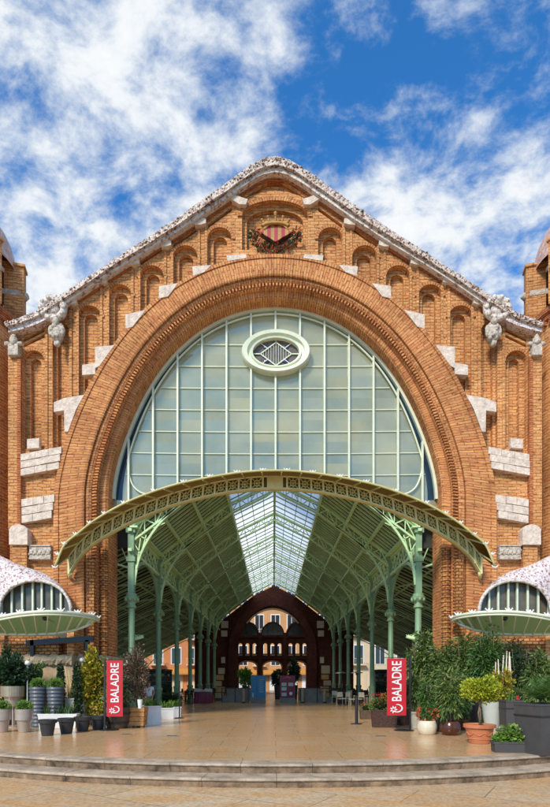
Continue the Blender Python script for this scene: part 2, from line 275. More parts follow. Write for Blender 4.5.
# ------------------------------------------------------------------ mesh building
class MB:
    def __init__(s): s.v = []; s.f = []; s.uv = {}; s.sm = set()
    def add(s, verts, faces, smooth=False, uvs=None):
        o = len(s.v); s.v += [tuple(p) for p in verts]
        for k, fc in enumerate(faces):
            i = len(s.f); s.f.append([o+a for a in fc])
            if smooth: s.sm.add(i)
            if uvs: s.uv[i] = {o+a: q for a, q in zip(fc, uvs[k])}
        return s
    def box(s, c, size, rot=None):
        x, y, z = [a/2 for a in size]
        vs = [Vector((a*x, b*y, g*z)) for a in (-1, 1) for b in (-1, 1) for g in (-1, 1)]
        if rot is not None: vs = [rot @ p for p in vs]
        vs = [p+Vector(c) for p in vs]
        return s.add(vs, [(0, 1, 3, 2), (4, 6, 7, 5), (0, 4, 5, 1), (2, 3, 7, 6), (0, 2, 6, 4), (1, 5, 7, 3)])
    def b2(s, a, b):
        return s.box([(a[i]+b[i])/2 for i in range(3)], [abs(b[i]-a[i]) for i in range(3)])
    def bar(s, p, q, w, h=None, up=(0, 0, 1)):
        h = h or w; p = Vector(p); q = Vector(q); d = q-p; L = d.length
        if L < 1e-5: return s
        d.normalize(); u = Vector(up)
        if abs(d.dot(u)) > 0.98: u = Vector((0, 1, 0))
        a = d.cross(u).normalized(); b = a.cross(d)
        R = Matrix((a, d, b)).transposed()
        return s.box((p+q)/2, (w, L, h), R)
    def tube(s, pts, r, n=8, smooth=True, cap=True):
        pts = [Vector(p) for p in pts]; rr = r if isinstance(r, (list, tuple)) else [r]*len(pts)
        vs = []; prev = None
        for i, p in enumerate(pts):
            t = (pts[min(i+1, len(pts)-1)]-pts[max(i-1, 0)]).normalized()
            if prev is None: a = t.orthogonal().normalized()
            else: a = (prev-t*prev.dot(t)).normalized()
            prev = a; b = t.cross(a)
            for k in range(n):
                th = 2*PI*k/n; vs.append(p+(a*math.cos(th)+b*math.sin(th))*rr[i])
        fs = [(i*n+k, i*n+(k+1) % n, (i+1)*n+(k+1) % n, (i+1)*n+k) for i in range(len(pts)-1) for k in range(n)]
        s.add(vs, fs, smooth)
        if cap:
            o = len(s.v)-len(vs)
            s.f.append([o+k for k in range(n)][::-1]); s.f.append([o+(len(pts)-1)*n+k for k in range(n)])
        return s
    def lathe(s, prof, c=(0, 0, 0), n=20, smooth=False, sx=1, sy=1, rot=0.0, ang=2*PI):
        vs = []; m = n if abs(ang-2*PI) < 1e-6 else n+1
        for (r, z) in prof:
            for k in range(m):
                th = rot+ang*k/n; vs.append((c[0]+sx*r*math.cos(th), c[1]+sy*r*math.sin(th), c[2]+z))
        fs = []
        for i in range(len(prof)-1):
            for k in range(n):
                k2 = (k+1) % m
                fs.append((i*m+k, i*m+k2, (i+1)*m+k2, (i+1)*m+k))
        uvs = None
        R = max(p[0] for p in prof)
        L = 0; ls = [0]
        for i in range(len(prof)-1):
            L += math.hypot(prof[i+1][0]-prof[i][0], prof[i+1][1]-prof[i][1]); ls.append(L)
        uvs = []
        for i in range(len(prof)-1):
            for k in range(n):
                u0, u1 = R*ang*k/n, R*ang*(k+1)/n
                uvs.append([(u0, ls[i]), (u1, ls[i]), (u1, ls[i+1]), (u0, ls[i+1])])
        return s.add(vs, fs, smooth, uvs)
    def ball(s, c, r, n=12, m=8, sc=(1, 1, 1), noise=0.0):
        vs = [(c[0], c[1], c[2]-r*sc[2])]
        for i in range(1, m):
            ph = -PI/2+PI*i/m
            for k in range(n):
                th = 2*PI*k/n; q = r*(1+random.uniform(-noise, noise))
                vs.append((c[0]+q*sc[0]*math.cos(ph)*math.cos(th), c[1]+q*sc[1]*math.cos(ph)*math.sin(th), c[2]+q*sc[2]*math.sin(ph)))
        vs.append((c[0], c[1], c[2]+r*sc[2])); last = len(vs)-1
        fs = [(0, 1+(k+1) % n, 1+k) for k in range(n)]
        for i in range(m-2):
            for k in range(n):
                a = 1+i*n; fs.append((a+k, a+(k+1) % n, a+n+(k+1) % n, a+n+k))
        a = 1+(m-2)*n
        fs += [(a+k, a+(k+1) % n, last) for k in range(n)]
        return s.add(vs, fs, True)
    def prism(s, poly, y0, y1):          # polygon in (x,z), extruded along Y
        n = len(poly)
        tris = geometry.tessellate_polygon([[Vector((p[0], p[1], 0)) for p in poly]])
        vs = [(p[0], y0, p[1]) for p in poly]+[(p[0], y1, p[1]) for p in poly]
        fs = [tuple(t) for t in tris]+[tuple(a+n for a in t[::-1]) for t in tris]
        fs += [(i, (i+1) % n, (i+1) % n+n, i+n) for i in range(n)]
        return s.add(vs, fs)
    def build(s, name, mat, parent=None, **tags):
        me = bpy.data.meshes.new(name); me.from_pydata(s.v, [], s.f)
        bm = bmesh.new(); bm.from_mesh(me); bmesh.ops.recalc_face_normals(bm, faces=bm.faces) if not tags.pop('raw', False) else None
        bm.to_mesh(me); bm.free()
        boxuv(me, s.uv)
        for i in s.sm: me.polygons[i].use_smooth = True
        o = bpy.data.objects.new(name, me); COL.objects.link(o)
        if mat is not None: me.materials.append(M[mat] if isinstance(mat, str) else mat)
        if parent is not None:
            o.parent = parent
        for k, v in tags.items(): o[k] = v
        return o
def boxuv(me, given=None):
    given = given or {}
    ul = me.uv_layers.new(name='UVMap').data
    for p in me.polygons:
        g = given.get(p.index); n = p.normal
        if g is not None:
            for li in p.loop_indices: ul[li].uv = g[me.loops[li].vertex_index]
            continue
        ax, ay, az = abs(n.x), abs(n.y), abs(n.z)
        for li in p.loop_indices:
            c = me.vertices[me.loops[li].vertex_index].co
            if ay >= ax and ay >= az: ul[li].uv = (c.x, c.z)
            elif ax >= az: ul[li].uv = (c.y, c.z)
            else: ul[li].uv = (c.x, c.y)
def plate(name, outline, holes, y0, y1, mat, parent=None):
    cu = bpy.data.curves.new('tmp', 'CURVE'); cu.dimensions = '2D'; cu.fill_mode = 'BOTH'; cu.extrude = abs(y1-y0)/2
    for poly in [outline]+holes:
        sp = cu.splines.new('POLY'); sp.points.add(len(poly)-1); sp.use_cyclic_u = True
        for k, p in enumerate(poly): sp.points[k].co = (p[0], p[1], 0, 1)
    to = bpy.data.objects.new('tmp', cu); COL.objects.link(to)
    dg = bpy.context.evaluated_depsgraph_get(); ev = to.evaluated_get(dg)
    me = bpy.data.meshes.new_from_object(ev)
    ym = (y0+y1)/2
    for v in me.vertices:
        x, z, e = v.co; v.co = (x, ym-e, z)
    bpy.data.objects.remove(to); bpy.data.curves.remove(cu)
    bm = bmesh.new(); bm.from_mesh(me)
    bmesh.ops.remove_doubles(bm, verts=bm.verts, dist=1e-4)
    bmesh.ops.recalc_face_normals(bm, faces=bm.faces); bm.to_mesh(me); bm.free()
    while me.uv_layers: me.uv_layers.remove(me.uv_layers[0])
    me.name = name; me.materials.clear(); me.materials.append(M[mat])
    for p in me.polygons: p.use_smooth = False
    boxuv(me)
    o = bpy.data.objects.new(name, me); COL.objects.link(o)
    if parent is not None: o.parent = parent
    return o
def sweep(mb, outer, inner, prof, closed=False, swap=True):
    # outer/inner: matched (x,z) lists; prof: (t, y) from inner t=0 to outer t=1
    n = len(outer); L = [0.0]
    for i in range(1, n): L.append(L[-1]+math.hypot(outer[i][0]-outer[i-1][0], outer[i][1]-outer[i-1][1]))
    W = [0.0]; i0 = n//2
    wd = math.hypot(outer[i0][0]-inner[i0][0], outer[i0][1]-inner[i0][1])
    for j in range(1, len(prof)): W.append(W[-1]+math.hypot((prof[j][0]-prof[j-1][0])*wd, prof[j][1]-prof[j-1][1]))
    vs = []
    for i in range(n):
        for (t, y) in prof:
            vs.append((inner[i][0]+(outer[i][0]-inner[i][0])*t, y, inner[i][1]+(outer[i][1]-inner[i][1])*t))
    m = len(prof); fs = []; uvs = []
    for i in range(n-1):
        for j in range(m-1):
            fs.append((i*m+j, (i+1)*m+j, (i+1)*m+j+1, i*m+j+1))
            q = [(W[j], L[i]), (W[j], L[i+1]), (W[j+1], L[i+1]), (W[j+1], L[i])]
            uvs.append(q)
    mb.add(vs, fs, False, uvs)
    return mb
def empty(name, loc, label=None, cat=None, group=None, rz=0.0):
    o = bpy.data.objects.new(name, None); COL.objects.link(o); o.location = loc; o.rotation_euler = (0, 0, rz)
    o.empty_display_size = 0.2
    if label: o['label'] = label
    if cat: o['category'] = cat
    if group: o['group'] = group
    return o
def copy_tree(o, parent=None):
    c = o.copy(); COL.objects.link(c)
    if parent is not None: c.parent = parent
    for ch in list(KIDS(o)): copy_tree(ch, c)
    return c
def KIDS(o): return [x for x in bpy.data.objects if x.parent == o]
def bez(pts, n=6):                   # Catmull-Rom through points
    out = []; P_ = [np.array(p, float) for p in pts]; P_ = [2*P_[0]-P_[1]]+P_+[2*P_[-1]-P_[-2]]
    for i in range(1, len(P_)-2):
        for k in range(n):
            t = k/n; a, b, c, d = P_[i-1], P_[i], P_[i+1], P_[i+2]
            out.append(tuple(0.5*((2*b)+(-a+c)*t+(2*a-5*b+4*c-d)*t*t+(-a+3*b-3*c+d)*t**3)))
    out.append(tuple(P_[-2])); return out
def mir(px): return 550.0-px
# ================================================================== MARKET HALL
hall = empty('market_hall', (0, 0, 0), 'orange brick market hall with one huge arched opening, gable, corner towers and green iron nave', 'market hall')
X = lambda px: P(px, 0)[0]
Z = lambda py: P(0, py)[1]
XC = X(275)
def evenfit(s, r, deg=3):
    A = np.array([[(a/90.0)**(2*k) for k in range(deg+1)] for a in s]); c, *_ = np.linalg.lstsq(A, np.array(r, float), rcond=None)
    return lambda a: float(sum(c[k]*(a/90.0)**(2*k) for k in range(deg+1)))
r_out = evenfit([0, 20, 35, 45.4, 62, 71.7, 80.6, 90], [243, 240, 229, 223.5, 216, 216.5, 218, 220.5])
r_gl = evenfit([0, 15, 24, 40.6, 54, 69, 81, 90], [190, 187.5, 182.7, 171, 164.6, 160.5, 160.5, 162])
def arcpts(rf, Y, n=96, foot=True, off=0.0):
    pts = []
    for k in range(n+1):
        th = PI-PI*k/n; a = abs(90-math.degrees(th)); r = rf(a)+off
        pts.append(P(275+r*math.cos(th), 500-r*math.sin(th), Y))
    if foot:
        m = 10
        lo = [(pts[0][0], pts[0][1]*j/m) for j in range(m)]; hi = [(pts[-1][0], pts[-1][1]*j/m) for j in range(m-1, -1, -1)]
        pts = lo+pts+hi
    return pts
OUT = arcpts(r_out, -0.1); INN = arcpts(r_gl, 1.1)
lerp = lambda t: [(i[0]+(o[0]-i[0])*t, i[1]+(o[1]-i[1])*t) for i, o in zip(INN, OUT)]
RL = [(9, 325), (24, 320), (40, 313), (52, 305), (60, 299.5), (105, 269.5), (145, 243.5), (174.5, 224), (203, 204), (232, 183), (246, 173), (259.5, 165), (268, 162), (275, 161)]
RLf = RL+[(mir(x), y) for x, y in RL[:-1][::-1]]
def roof_y(px): 
    return float(np.interp(px, [p[0] for p in RLf], [p[1] for p in RLf]))
# wall layers ------------------------------------------------------
def wall_outline(open_pts, drop):
    top = [P(x, y+drop, 0) for x, y in RLf]
    o = [(X(10), 0.0)]+[(X(10), top[0][1])]+top[1:-1]+[(X(540), top[-1][1])]+[(X(540), 0.0)]
    return o+open_pts[::-1]
def archniche(cx, hw, top, bot, rise=None, grow=0.0, n=12):
    rise = rise if rise is not None else hw
    pts = [(cx-hw, bot), ]
    for k in range(n+1):
        th = PI-PI*k/n; pts.append((cx+hw*math.cos(th), top+rise-rise*math.sin(th)))
    pts.append((cx+hw, bot)); return pts
niches = [(219.8, 12, 228, None), (185.5, 12.3, 246, None), (152, 12, 266, None), (120, 12, 285, None), (89.5, 11.8, 306, None), (60.5, 8, 322, 449), (34, 10.5, 351, 449)]
def ring_y(px, off=-10):              # picture height of the ring's outer edge above px
    best = min(range(200), key=lambda k: abs(275-(r_out(90-k*.45)+off)*math.cos(math.radians(k*.45))-px))
    th = math.radians(best*.45); return 500-(r_out(90-best*.45)+off)*math.sin(th)
hA, hB = [], []
def topx(poly): return [P(x, y, 0) for x, y in poly]
for sgn in (0, 1):
    for cx, hw, top, bot in niches:
        bt = bot if bot else ring_y(cx+hw*0.2)+2
        sm = 5.2 if hw > 9 else 3.2
        for lst, q in ((hA, archniche(cx, hw, top, bt)), (hB, archniche(cx, hw-sm, top+sm, bt-1.5))):
            if sgn: q = [(mir(x), y) for x, y in q]
            lst.append(topx(q))
    for cx, hw, top, bot in niches[:5]+[niches[6]]:
        a, b = cx-hw, cx+hw; off = 11+max(0, (cx-118)/100*13)
        if cx < 40:
            for dy in (19, 24.5):
                ys = (roof_y(a)+dy, roof_y(b)+dy)
                q = [(a, ys[0]), (b, ys[1]), (b, ys[1]+3), (a, ys[0]+3)]
                if sgn: q = [(mir(x), y) for x, y in q]
                hA.append(topx(q))
            continue
        q = [(a, roof_y(a)+off), (b, roof_y(b)+off), (b, roof_y(b)+off+3.6), (a, roof_y(a)+off+3.6)]
        if sgn: q = [(mir(x), y) for x, y in q]
        hA.append(topx(q))
hA.append(topx(archniche(275, 33, 201, 250, 16, n=20))); hB.append(topx(archniche(275, 28.5, 206, 250, 13, n=20)))
hA.append(topx([(242, 200.5), (258, 188), (268, 182.5), (275, 181), (282, 182.5), (292, 188), (308, 200.5), (300, 196), (288, 192), (275, 190.5), (262, 192), (250, 196)]))
o90 = lerp(0.92)
plate('facade_wall', wall_outline(o90, 9), hA, 0.0, 0.20, 'brick', hall)
plate('niche_wall', wall_outline(o90, 9), hB, 0.202, 0.38, 'brick', hall)
plate('wall_core', wall_outline(lerp(0.3), 9), [], 0.382, 1.75, 'brick', hall)
# raised brick hood over each niche
mb = MB()
def bandarc(cx, hw, top, rise, sgn, w=3.0, y0=-0.045, n=14):
    mb = MB()
    o_, i_ = [], []
    for k in range(n+1):
        th = PI-PI*k/n
        for lst, g in ((o_, w), (i_, 0)):
            x = cx+(hw+g)*math.cos(th); y = top+rise-(rise+g)*math.sin(th)
            lst.append(P(mir(x) if sgn else x, y, 0))
    sweep(mb, o_, i_, [(0, 0.06), (0, y0), (1, y0), (1, 0.001)]); mb.build('niche_hood', 'brick_arch', hall)
for sgn in (0, 1):
    for cx, hw, top, bot in niches: 
        if cx != 60.5: bandarc(cx, hw+.3, top, hw, sgn)
bandarc(275, 33, 201, 16, 0, 4.5, n=24)
# pilaster strips between niches
for sgn in (0, 1):
    for cx in (202.6, 168.8, 136, 104.8, 74.5, 46.8):
        w = 1.6
        yb = ring_y(cx)+2 if cx > 60 else 449
        for dx in ((-3.4, 3.4) if cx > 50 else (0,)):
            a, b = cx+dx-w/2-.4, cx+dx+w/2+.4
            if sgn: a, b = mir(a), mir(b)
            x0, z1 = P(min(a, b), roof_y(cx)+13+max(0, (cx-109)/9)); x1, z0 = P(max(a, b), yb)
            MB().b2((x0, -0.05, z0), (x1, 0.0, z1)).build('pilaster', 'brick', hall)
# ---- the great arch
mb = MB(); sweep(mb, OUT, INN, [(0.40, 0.10), (0.40, -0.14), (0.44, -0.17), (0.90, -0.17), (0.905, -0.21), (1.0, -0.21), (1.0, 0.03)]); mb.build('arch_voussoirs', 'brick_arch', hall)
mb = MB(); sweep(mb, OUT, INN, [(0.0, 1.74), (0.0, 0.42), (0.05, 0.32), (0.16, 0.30), (0.17, 0.14), (0.27, 0.12), (0.28, 0.02), (0.33, -0.04), (0.385, -0.05), (0.395, 0.12)])
mb.build('arch_reveal', 'brick_arch', hall)
mb = MB(); cum = 0; last = -1
a1, a2, a3 = lerp(0.175), lerp(0.265), lerp(0.30)
for i in range(1, len(a1)):
    p, q = Vector((a1[i-1][0], 0, a1[i-1][1])), Vector((a1[i][0], 0, a1[i][1]))
    p2, q2 = Vector((a2[i-1][0], 0, a2[i-1][1])), Vector((a2[i][0], 0, a2[i][1]))
    L = (q-p).length; k = max(1, round(L/0.13))
    for j in range(k):
        t = (j+.5)/k; A = p.lerp(q, t); B = p2.lerp(q2, t)
        A.y = B.y = 0.07
        mb.bar(A, B, 0.065, 0.14, up=(0, 1, 0))
mb.build('arch_dentils', 'brick_arch', hall)
# pier shafts with ring courses
for s in (-1, 1):
    mb = MB(); prof = []; z = 2.6; k = 0
    ztop = Z(548)
    while z < ztop:
        r = 0.165 if k % 2 else 0.20
        prof += [(r, z), (r, z+0.085)]; z += 0.09; k += 1
    xx = (INN[0][0] if s < 0 else INN[-1][0])
    mb.lathe(prof, (xx+s*0.16, 0.36, 0), 12)
    mb.build('pier_shaft', 'brick_orn', hall)
    mb = MB()
    xa = xx+s*0.38; xb = X(89) if s < 0 else X(461)
    z = 2.6
    mb.b2((xa, -0.24, 2.6), (xb, 0.2, Z(560)))
    mb.build('pier_face', 'brick_orn', hall)
# stone plinth
for s in (-1, 1):
    f = (lambda p: p) if s < 0 else mir
    mb = MB(); x0, x1 = sorted((X(f(-30)), X(f(124))))
    xin = INN[0][0]+.12 if s < 0 else INN[-1][0]-.12
    mb.b2((X(f(13)), -0.34, 0), (xin, 1.9, 2.34)); 
    pl = mb.build('stone_plinth', 'stone_panel', hall)
    mb = MB()
    n = 40; xs = [X(f(12))+(xin+ (-s)*-0.0-X(f(12)))*k/n for k in range(n+1)]
    xe = xin+(0.12 if s < 0 else -0.12); xs = [X(f(12))+(xe-X(f(12)))*k/n for k in range(n+1)]
    sec = [(-0.36, 2.28), (-0.50, 2.36), (-0.56, 2.5), (-0.50, 2.64), (-0.36, 2.72), (1.9, 2.72), (1.9, 2.34)]
    vs = [(x, y+random.uniform(-.05, .05), z+random.uniform(-.06, .06)) for x in xs for (y, z) in sec]
    m = len(sec); fs = [(i*m+j, (i+1)*m+j, (i+1)*m+(j+1) % m, i*m+(j+1) % m) for i in range(n) for j in range(m)]
    fs += [tuple(range(m)), tuple(n*m+j for j in range(m))[::-1]]
    mb.add(vs, fs); mb.build('plinth_capping', 'stone_rough', pl)
# white stones ------------------------------------------------------
def stoneblock(poly, y0, y1, name='stone_block', mat='stone'):
    m_ = MB(); m_.prism([P(x, y, 0) for x, y in poly], y0, y1); return m_.build(name, mat, hall)
blocks = []
for a, b, c, d in ((195.5, 206.5, 223, 229), (162, 172, 245, 250.5), (129, 140.5, 263, 268.5), (98, 108.5, 281.5, 287), (69, 78.5, 302.5, 308)):
    blocks.append([(a, d), (a, d-4.5), ((a+b)/2, c-1), (b, c), (b, d-1.5), ((a+b)/2, d)])
blocks += [[(227, 201), (232, 198.5), (248, 204), (246, 209), (240, 209)],
           [(227, 259.5), (246, 258.3), (247, 262), (228, 265)], [(193, 270.5), (212, 269), (205, 276), (194, 280)],
           [(160, 290), (179, 287), (169, 300), (160, 302)], [(127, 318), (147, 313.5), (134, 330), (127, 332)],
           [(84, 368), (97, 366), (97, 377), (84, 378)], [(97, 350), (116, 348.5), (101, 369), (97, 371)],
           [(56, 405), (66, 401), (86, 397.5), (78, 412), (70, 434), (66.5, 434), (66, 413), (56, 414.5)]]
for poly in blocks:
    stoneblock(poly, -0.22, 0.1); stoneblock([(mir(x), y) for x, y in poly], -0.22, 0.1)
mb2 = None
def courses(x0, x1, yl, yr, h, nrow, sgn):
    m_ = MB()
    for r in range(nrow):
        nb = 3 if r % 2 == 0 else 2
        cuts = [0, .36, .68, 1] if nb == 3 else [0, .5, 1]
        sk = (1-r/nrow)*(4 if x1 > 55 else 0)
        for k in range(nb):
            a = x0+(x1-x0+sk-3)*cuts[k]+.25; b = x0+(x1-x0+sk-3)*cuts[k+1]-.25
            ya = yl+(yr-yl)*cuts[k]+h*r/nrow+.4; yb = yl+(yr-yl)*cuts[k+1]+h*r/nrow+.4
            poly = [(a, ya), (b, yb), (b, yb+h/nrow-.8), (a, ya+h/nrow-.8)]
            if sgn: poly = [(mir(x), y) for x, y in poly]
            m_.prism([P(x, y, 0) for x, y in poly], -0.22-random.uniform(0, .05), 0.05)
    m_.build('stone_courses', 'stone', hall)
for sgn in (0, 1):
    courses(23, 63, 456, 449, 22, 3, sgn); courses(24, 56, 501, 496, 24, 3, sgn)
    f = mir if sgn else (lambda p: p)
    stoneblock([(f(29), 441), (f(41), 440), (f(41), 449.5), (f(29), 450.5)], -0.18, 0.05)
    stoneblock([(f(14), 547), (f(14), 532), (f(17), 528.5), (f(23), 527), (f(29), 528.5), (f(32), 532), (f(32), 547)], -0.42, 0.1)
    m_ = MB(); x0, x1 = sorted((X(f(16)), X(f(30)))); m_.b2((x0, -0.3, 2.6), (x1, 0.02, Z(546.5))); m_.build('corner_pilaster', 'brick', hall)
    m_ = MB(); x0, x1 = sorted((X(f(32)), X(f(53)))); m_.b2((x0, -0.25, Z(559)), (x1, 0.02, Z(548)))
    m_.b2((x0, -0.29, Z(560.5)), (x1, 0.02, Z(559.2))); m_.b2((x0, -0.29, Z(547.8)), (x1, 0.02, Z(546.5)))
    for k in range(5):
        cx_ = x0+(x1-x0)*(k+.5)/5
        m_.ball((cx_, -0.26, Z(553.5)), 0.09, 8, 5, (1, .5, 1.2)); m_.ball((cx_+.08, -0.26, Z(551.5)), 0.05, 6, 4, (1, .5, 1)); m_.ball((cx_-.08, -0.26, Z(555.5)), 0.05, 6, 4, (1, .5, 1))
    m_.build('carved_frieze', 'stone_carved', hall)
    # upper corner pilaster with reddish edge
    m_ = MB(); x0, x1 = sorted((X(f(10)), X(f(23)))); m_.b2((x0, -0.16, Z(531)), (x1, 0.02, Z(352))); m_.build('corner_pilaster', 'brick', hall)
    m_ = MB(); x0, x1 = sorted((X(f(19.5)), X(f(23.2)))); m_.b2((x0, -0.22, Z(529)), (x1, -0.1, Z(360))); m_.build('corner_edge', 'brick_red', hall)
    # cross-shaped finial stone on the pilaster
    m_ = MB(); xc = X(f(17)); 
    m_.b2((xc-.20, -0.36, Z(360)), (xc+.20, 0, Z(349))); m_.ball((xc, -.3, Z(346)), .17, 10, 7, (1, .8, 1.1), .12); m_.ball((xc-.26, -.3, Z(348.5)), .11, 8, 6, (1.2, .8, .8), .15)
    m_.ball((xc+.26, -.3, Z(348.5)), .11, 8, 6, (1.2, .8, .8), .15); m_.ball((xc, -.3, Z(341.5)), .10, 8, 6, (1, .8, 1), .15); m_.build('pilaster_finial', 'stone_carved', hall)
    # mosaic medallion with pendant
    xc, zc = X(f(56)), Z(314); m_ = MB()
    pts = [(xc+.44*math.cos(a*PI/12), -0.30, zc+.40*math.sin(a*PI/12)) for a in range(25)]
    m_.tube(pts, [0.15+random.uniform(-.02, .02) for _ in pts], 8); m_.ball((xc, -.28, zc), .27, 12, 8, (1, .55, 1), .06)
    for k in range(10):
        a = k*PI/5; m_.ball((xc+.46*math.cos(a), -.42, zc+.42*math.sin(a)), .10, 7, 5, (1, .8, 1), .15)
    med = m_.build('mosaic_medallion', 'mosaic_pale', hall)
    m_ = MB(); xc = X(f(60)); zc = Z(337)
    m_.ball((xc, -.28, zc), .30, 12, 10, (.95, .7, 1.45), .10); m_.ball((xc, -.42, zc+.36), .14, 9, 7, (1, .9, 1.2), .1); m_.ball((xc, -.30, zc-.46), .15, 8, 6, (1, .8, .9), .15)
    for dx in (-.24, .24): m_.ball((xc+dx, -.34, zc+.02), .13, 8, 6, (.8, .8, 1.9), .12)
    for k in range(6): m_.ball((xc+random.uniform(-.2, .2), -.46, zc+random.uniform(-.35, .2)), .08, 7, 5, (1, .8, 1), .1)
    m_.build('pendant', 'stone_carved', med)
# gable coping ------------------------------------------------------
def coping(name, t0, t1, y0, y1, mat, rough=0.0, rng=None, endred=False):
    n = 90; xs = np.linspace(9, 541, n+1); xs = [x for x in xs if rng is None or rng[0] <= x <= rng[1]]
    sm = bez(RLf, 8); sx = [p[0] for p in sm]; sy = [p[1] for p in sm]
    vs = []
    for x in xs:
        y = float(np.interp(x, sx, sy)); xm_ = min(x, mir(x)); w = 9.2+3.8*max(0, min(1, (xm_-120)/110))-2.5*max(0, (45-xm_)/36)
        for (tt, yy) in ((t0, y0), (t1, y0), (t1, y1), (t0, y1)):
            a = P(x, y+w*tt, -0.3); j = random.uniform(-rough, rough)
            vs.append((a[0], yy+j, a[1]+random.uniform(-rough, rough)))
    m = 4; k = len(xs)
    fs = [(i*m+j, (i+1)*m+j, (i+1)*m+(j+1) % m, i*m+(j+1) % m) for i in range(k-1) for j in range(m)]
    fs += [(0, 1, 2, 3), tuple((k-1)*m+j for j in (3, 2, 1, 0))]
    m_ = MB(); m_.add(vs, fs); return m_.build(name, mat, hall)
coping('gable_coping', -0.02, 0.60, -0.48, 1.9, 'mosaic', 0.014)
coping('coping_band', 0.604, 0.92, -0.34, 1.85, 'mosaic_pale', 0.01, (58, 492))
coping('brick_cornice', 0.924, 1.06, -0.10, 1.76, 'brick_red', 0)
for rng in ((8, 57), (493, 542)): coping('cornice_end', 0.53, 1.2, -0.36, 1.85, 'mosaic_pink', 0.01, rng)
m_ = MB()
sm = bez(RLf, 8)
for k in range(420):
    p = sm[random.randrange(len(sm))]; a = P(p[0]+random.uniform(-2, 2), roof_y(p[0])+random.uniform(0, 5.0), -0.3)
    m_.ball((a[0], -0.49, a[1]), random.uniform(.02, .045), 6, 4, (1, .7, 1), .2)
m_.build('coping_pebbles', 'mosaic', hall)
# coat of arms -------------------------------------------------------
m_ = MB()
sh = [(262, 232.5), (269, 226), (275.5, 224.6), (282, 226), (290, 232.5), (281, 238), (275.5, 242), (270, 238)]
arms = MB().prism([P(275.5+(x-275.5)*1.22, 233+(y-233)*1.12, 0) for x, y in sh], 0.05, 0.2).build('coat_of_arms', 'black', hall)
xa_ = [261.5+k*(29/9) for k in range(10)]
def clip(poly, a, b):
    def top(x): return np.interp(x, [262, 269, 275.5, 282, 290], [232.5, 226, 224.6, 226, 232.5])
    def bot(x): return np.interp(x, [262, 270, 275.5, 281, 290], [232.5, 238, 242, 238, 232.5])
    xs = np.linspace(a, b, 4); return [(x, top(x)) for x in xs]+[(x, bot(x)) for x in xs[::-1]]
ry, yy_ = MB(), MB()
for k in range(9):
    a, b = max(262.3, xa_[k]), min(289.7, xa_[k+1]); q = clip(sh, a, b)
    (ry if k % 2 == 0 else yy_).prism([P(275.5+(x-275.5)*1.1, y, 0) for x, y in q], -0.02 if k % 2 == 0 else -0.015, 0.06)
ry.build('red_stripes', 'shield_red', arms); yy_.build('gold_stripes', 'gold', arms)
m_ = MB()
m_.tube([(X(275.5+13*math.cos(PI*t/12)), -0.08, Z(228-3.5*math.sin(PI*t/12))) for t in range(13)], .07, 6)
for k, (x, y) in enumerate(((262, 220), (268, 217), (275.5, 215), (283, 217), (289, 220))):
    m_.tube([P3(275.5+(x-275.5)*.8, 224, -.06), P3(x, y, -.08)], [.06, .03], 6); m_.ball(tuple(P3(x, y, -.08)), .06, 8, 6)
m_.ball(tuple(P3(275.5, 213.5, -.08)), .08, 8, 6)
m_.build('crown', 'gold', arms)
def leaves(mb, c, r, n, L=0.12, asp=0.4, droop=0.0, shell=0.0, clump=0, up=0.0):
    cl = None
    if clump:
        cl = []
        for _ in range(clump):
            v = Vector((random.gauss(0, 1), random.gauss(0, 1), random.gauss(0, 1))).normalized()*random.uniform(.35, .95)
            cl.append(v)
    for _ in range(n):
        v = Vector((random.gauss(0, 1), random.gauss(0, 1), random.gauss(0, 1))).normalized()
        if cl:
            w = random.choice(cl); p = w+v*random.uniform(0, 1)**.5*.36; d = p.normalized() if p.length > .01 else v
        else:
            p = v*(shell+(1-shell)*random.random()**.4); d = v
        q = Vector((c[0]+p.x*r[0], c[1]+p.y*r[1], c[2]+p.z*r[2]))
        d = (d+Vector((random.gauss(0, .5), random.gauss(0, .5), random.gauss(0, .5)-droop+up))).normalized()
        s = d.cross(Vector((random.gauss(0, 1), random.gauss(0, 1), random.gauss(0, 1)))).normalized()
        l = L*random.uniform(.6, 1.3); w_ = l*asp/2
        nn = d.cross(s)*l*.08
        a = q; b = q+d*l*.5+s*w_-nn; e = q+d*l; f = q+d*l*.5-s*w_-nn
        mb.add([a, b, e, f], [(0, 1, 2), (0, 2, 3)])
m_ = MB(); m2 = MB()
for k in range(34):
    a = PI*.86+PI*1.28*(k+.5)/34; x = 275.5+21.5*math.cos(a)*random.uniform(.9, 1.1); y = 236-13.5*math.sin(a)*random.uniform(.85, 1.1)
    q = P3(x, y, -.08); leaves(m_ if k % 3 else m2, q, (.15, .06, .14), 22, .12, .5)
m_.build('wreath_leaves', 'leaf_dark', arms); m2.build('wreath_flowers', 'flower_red', arms)
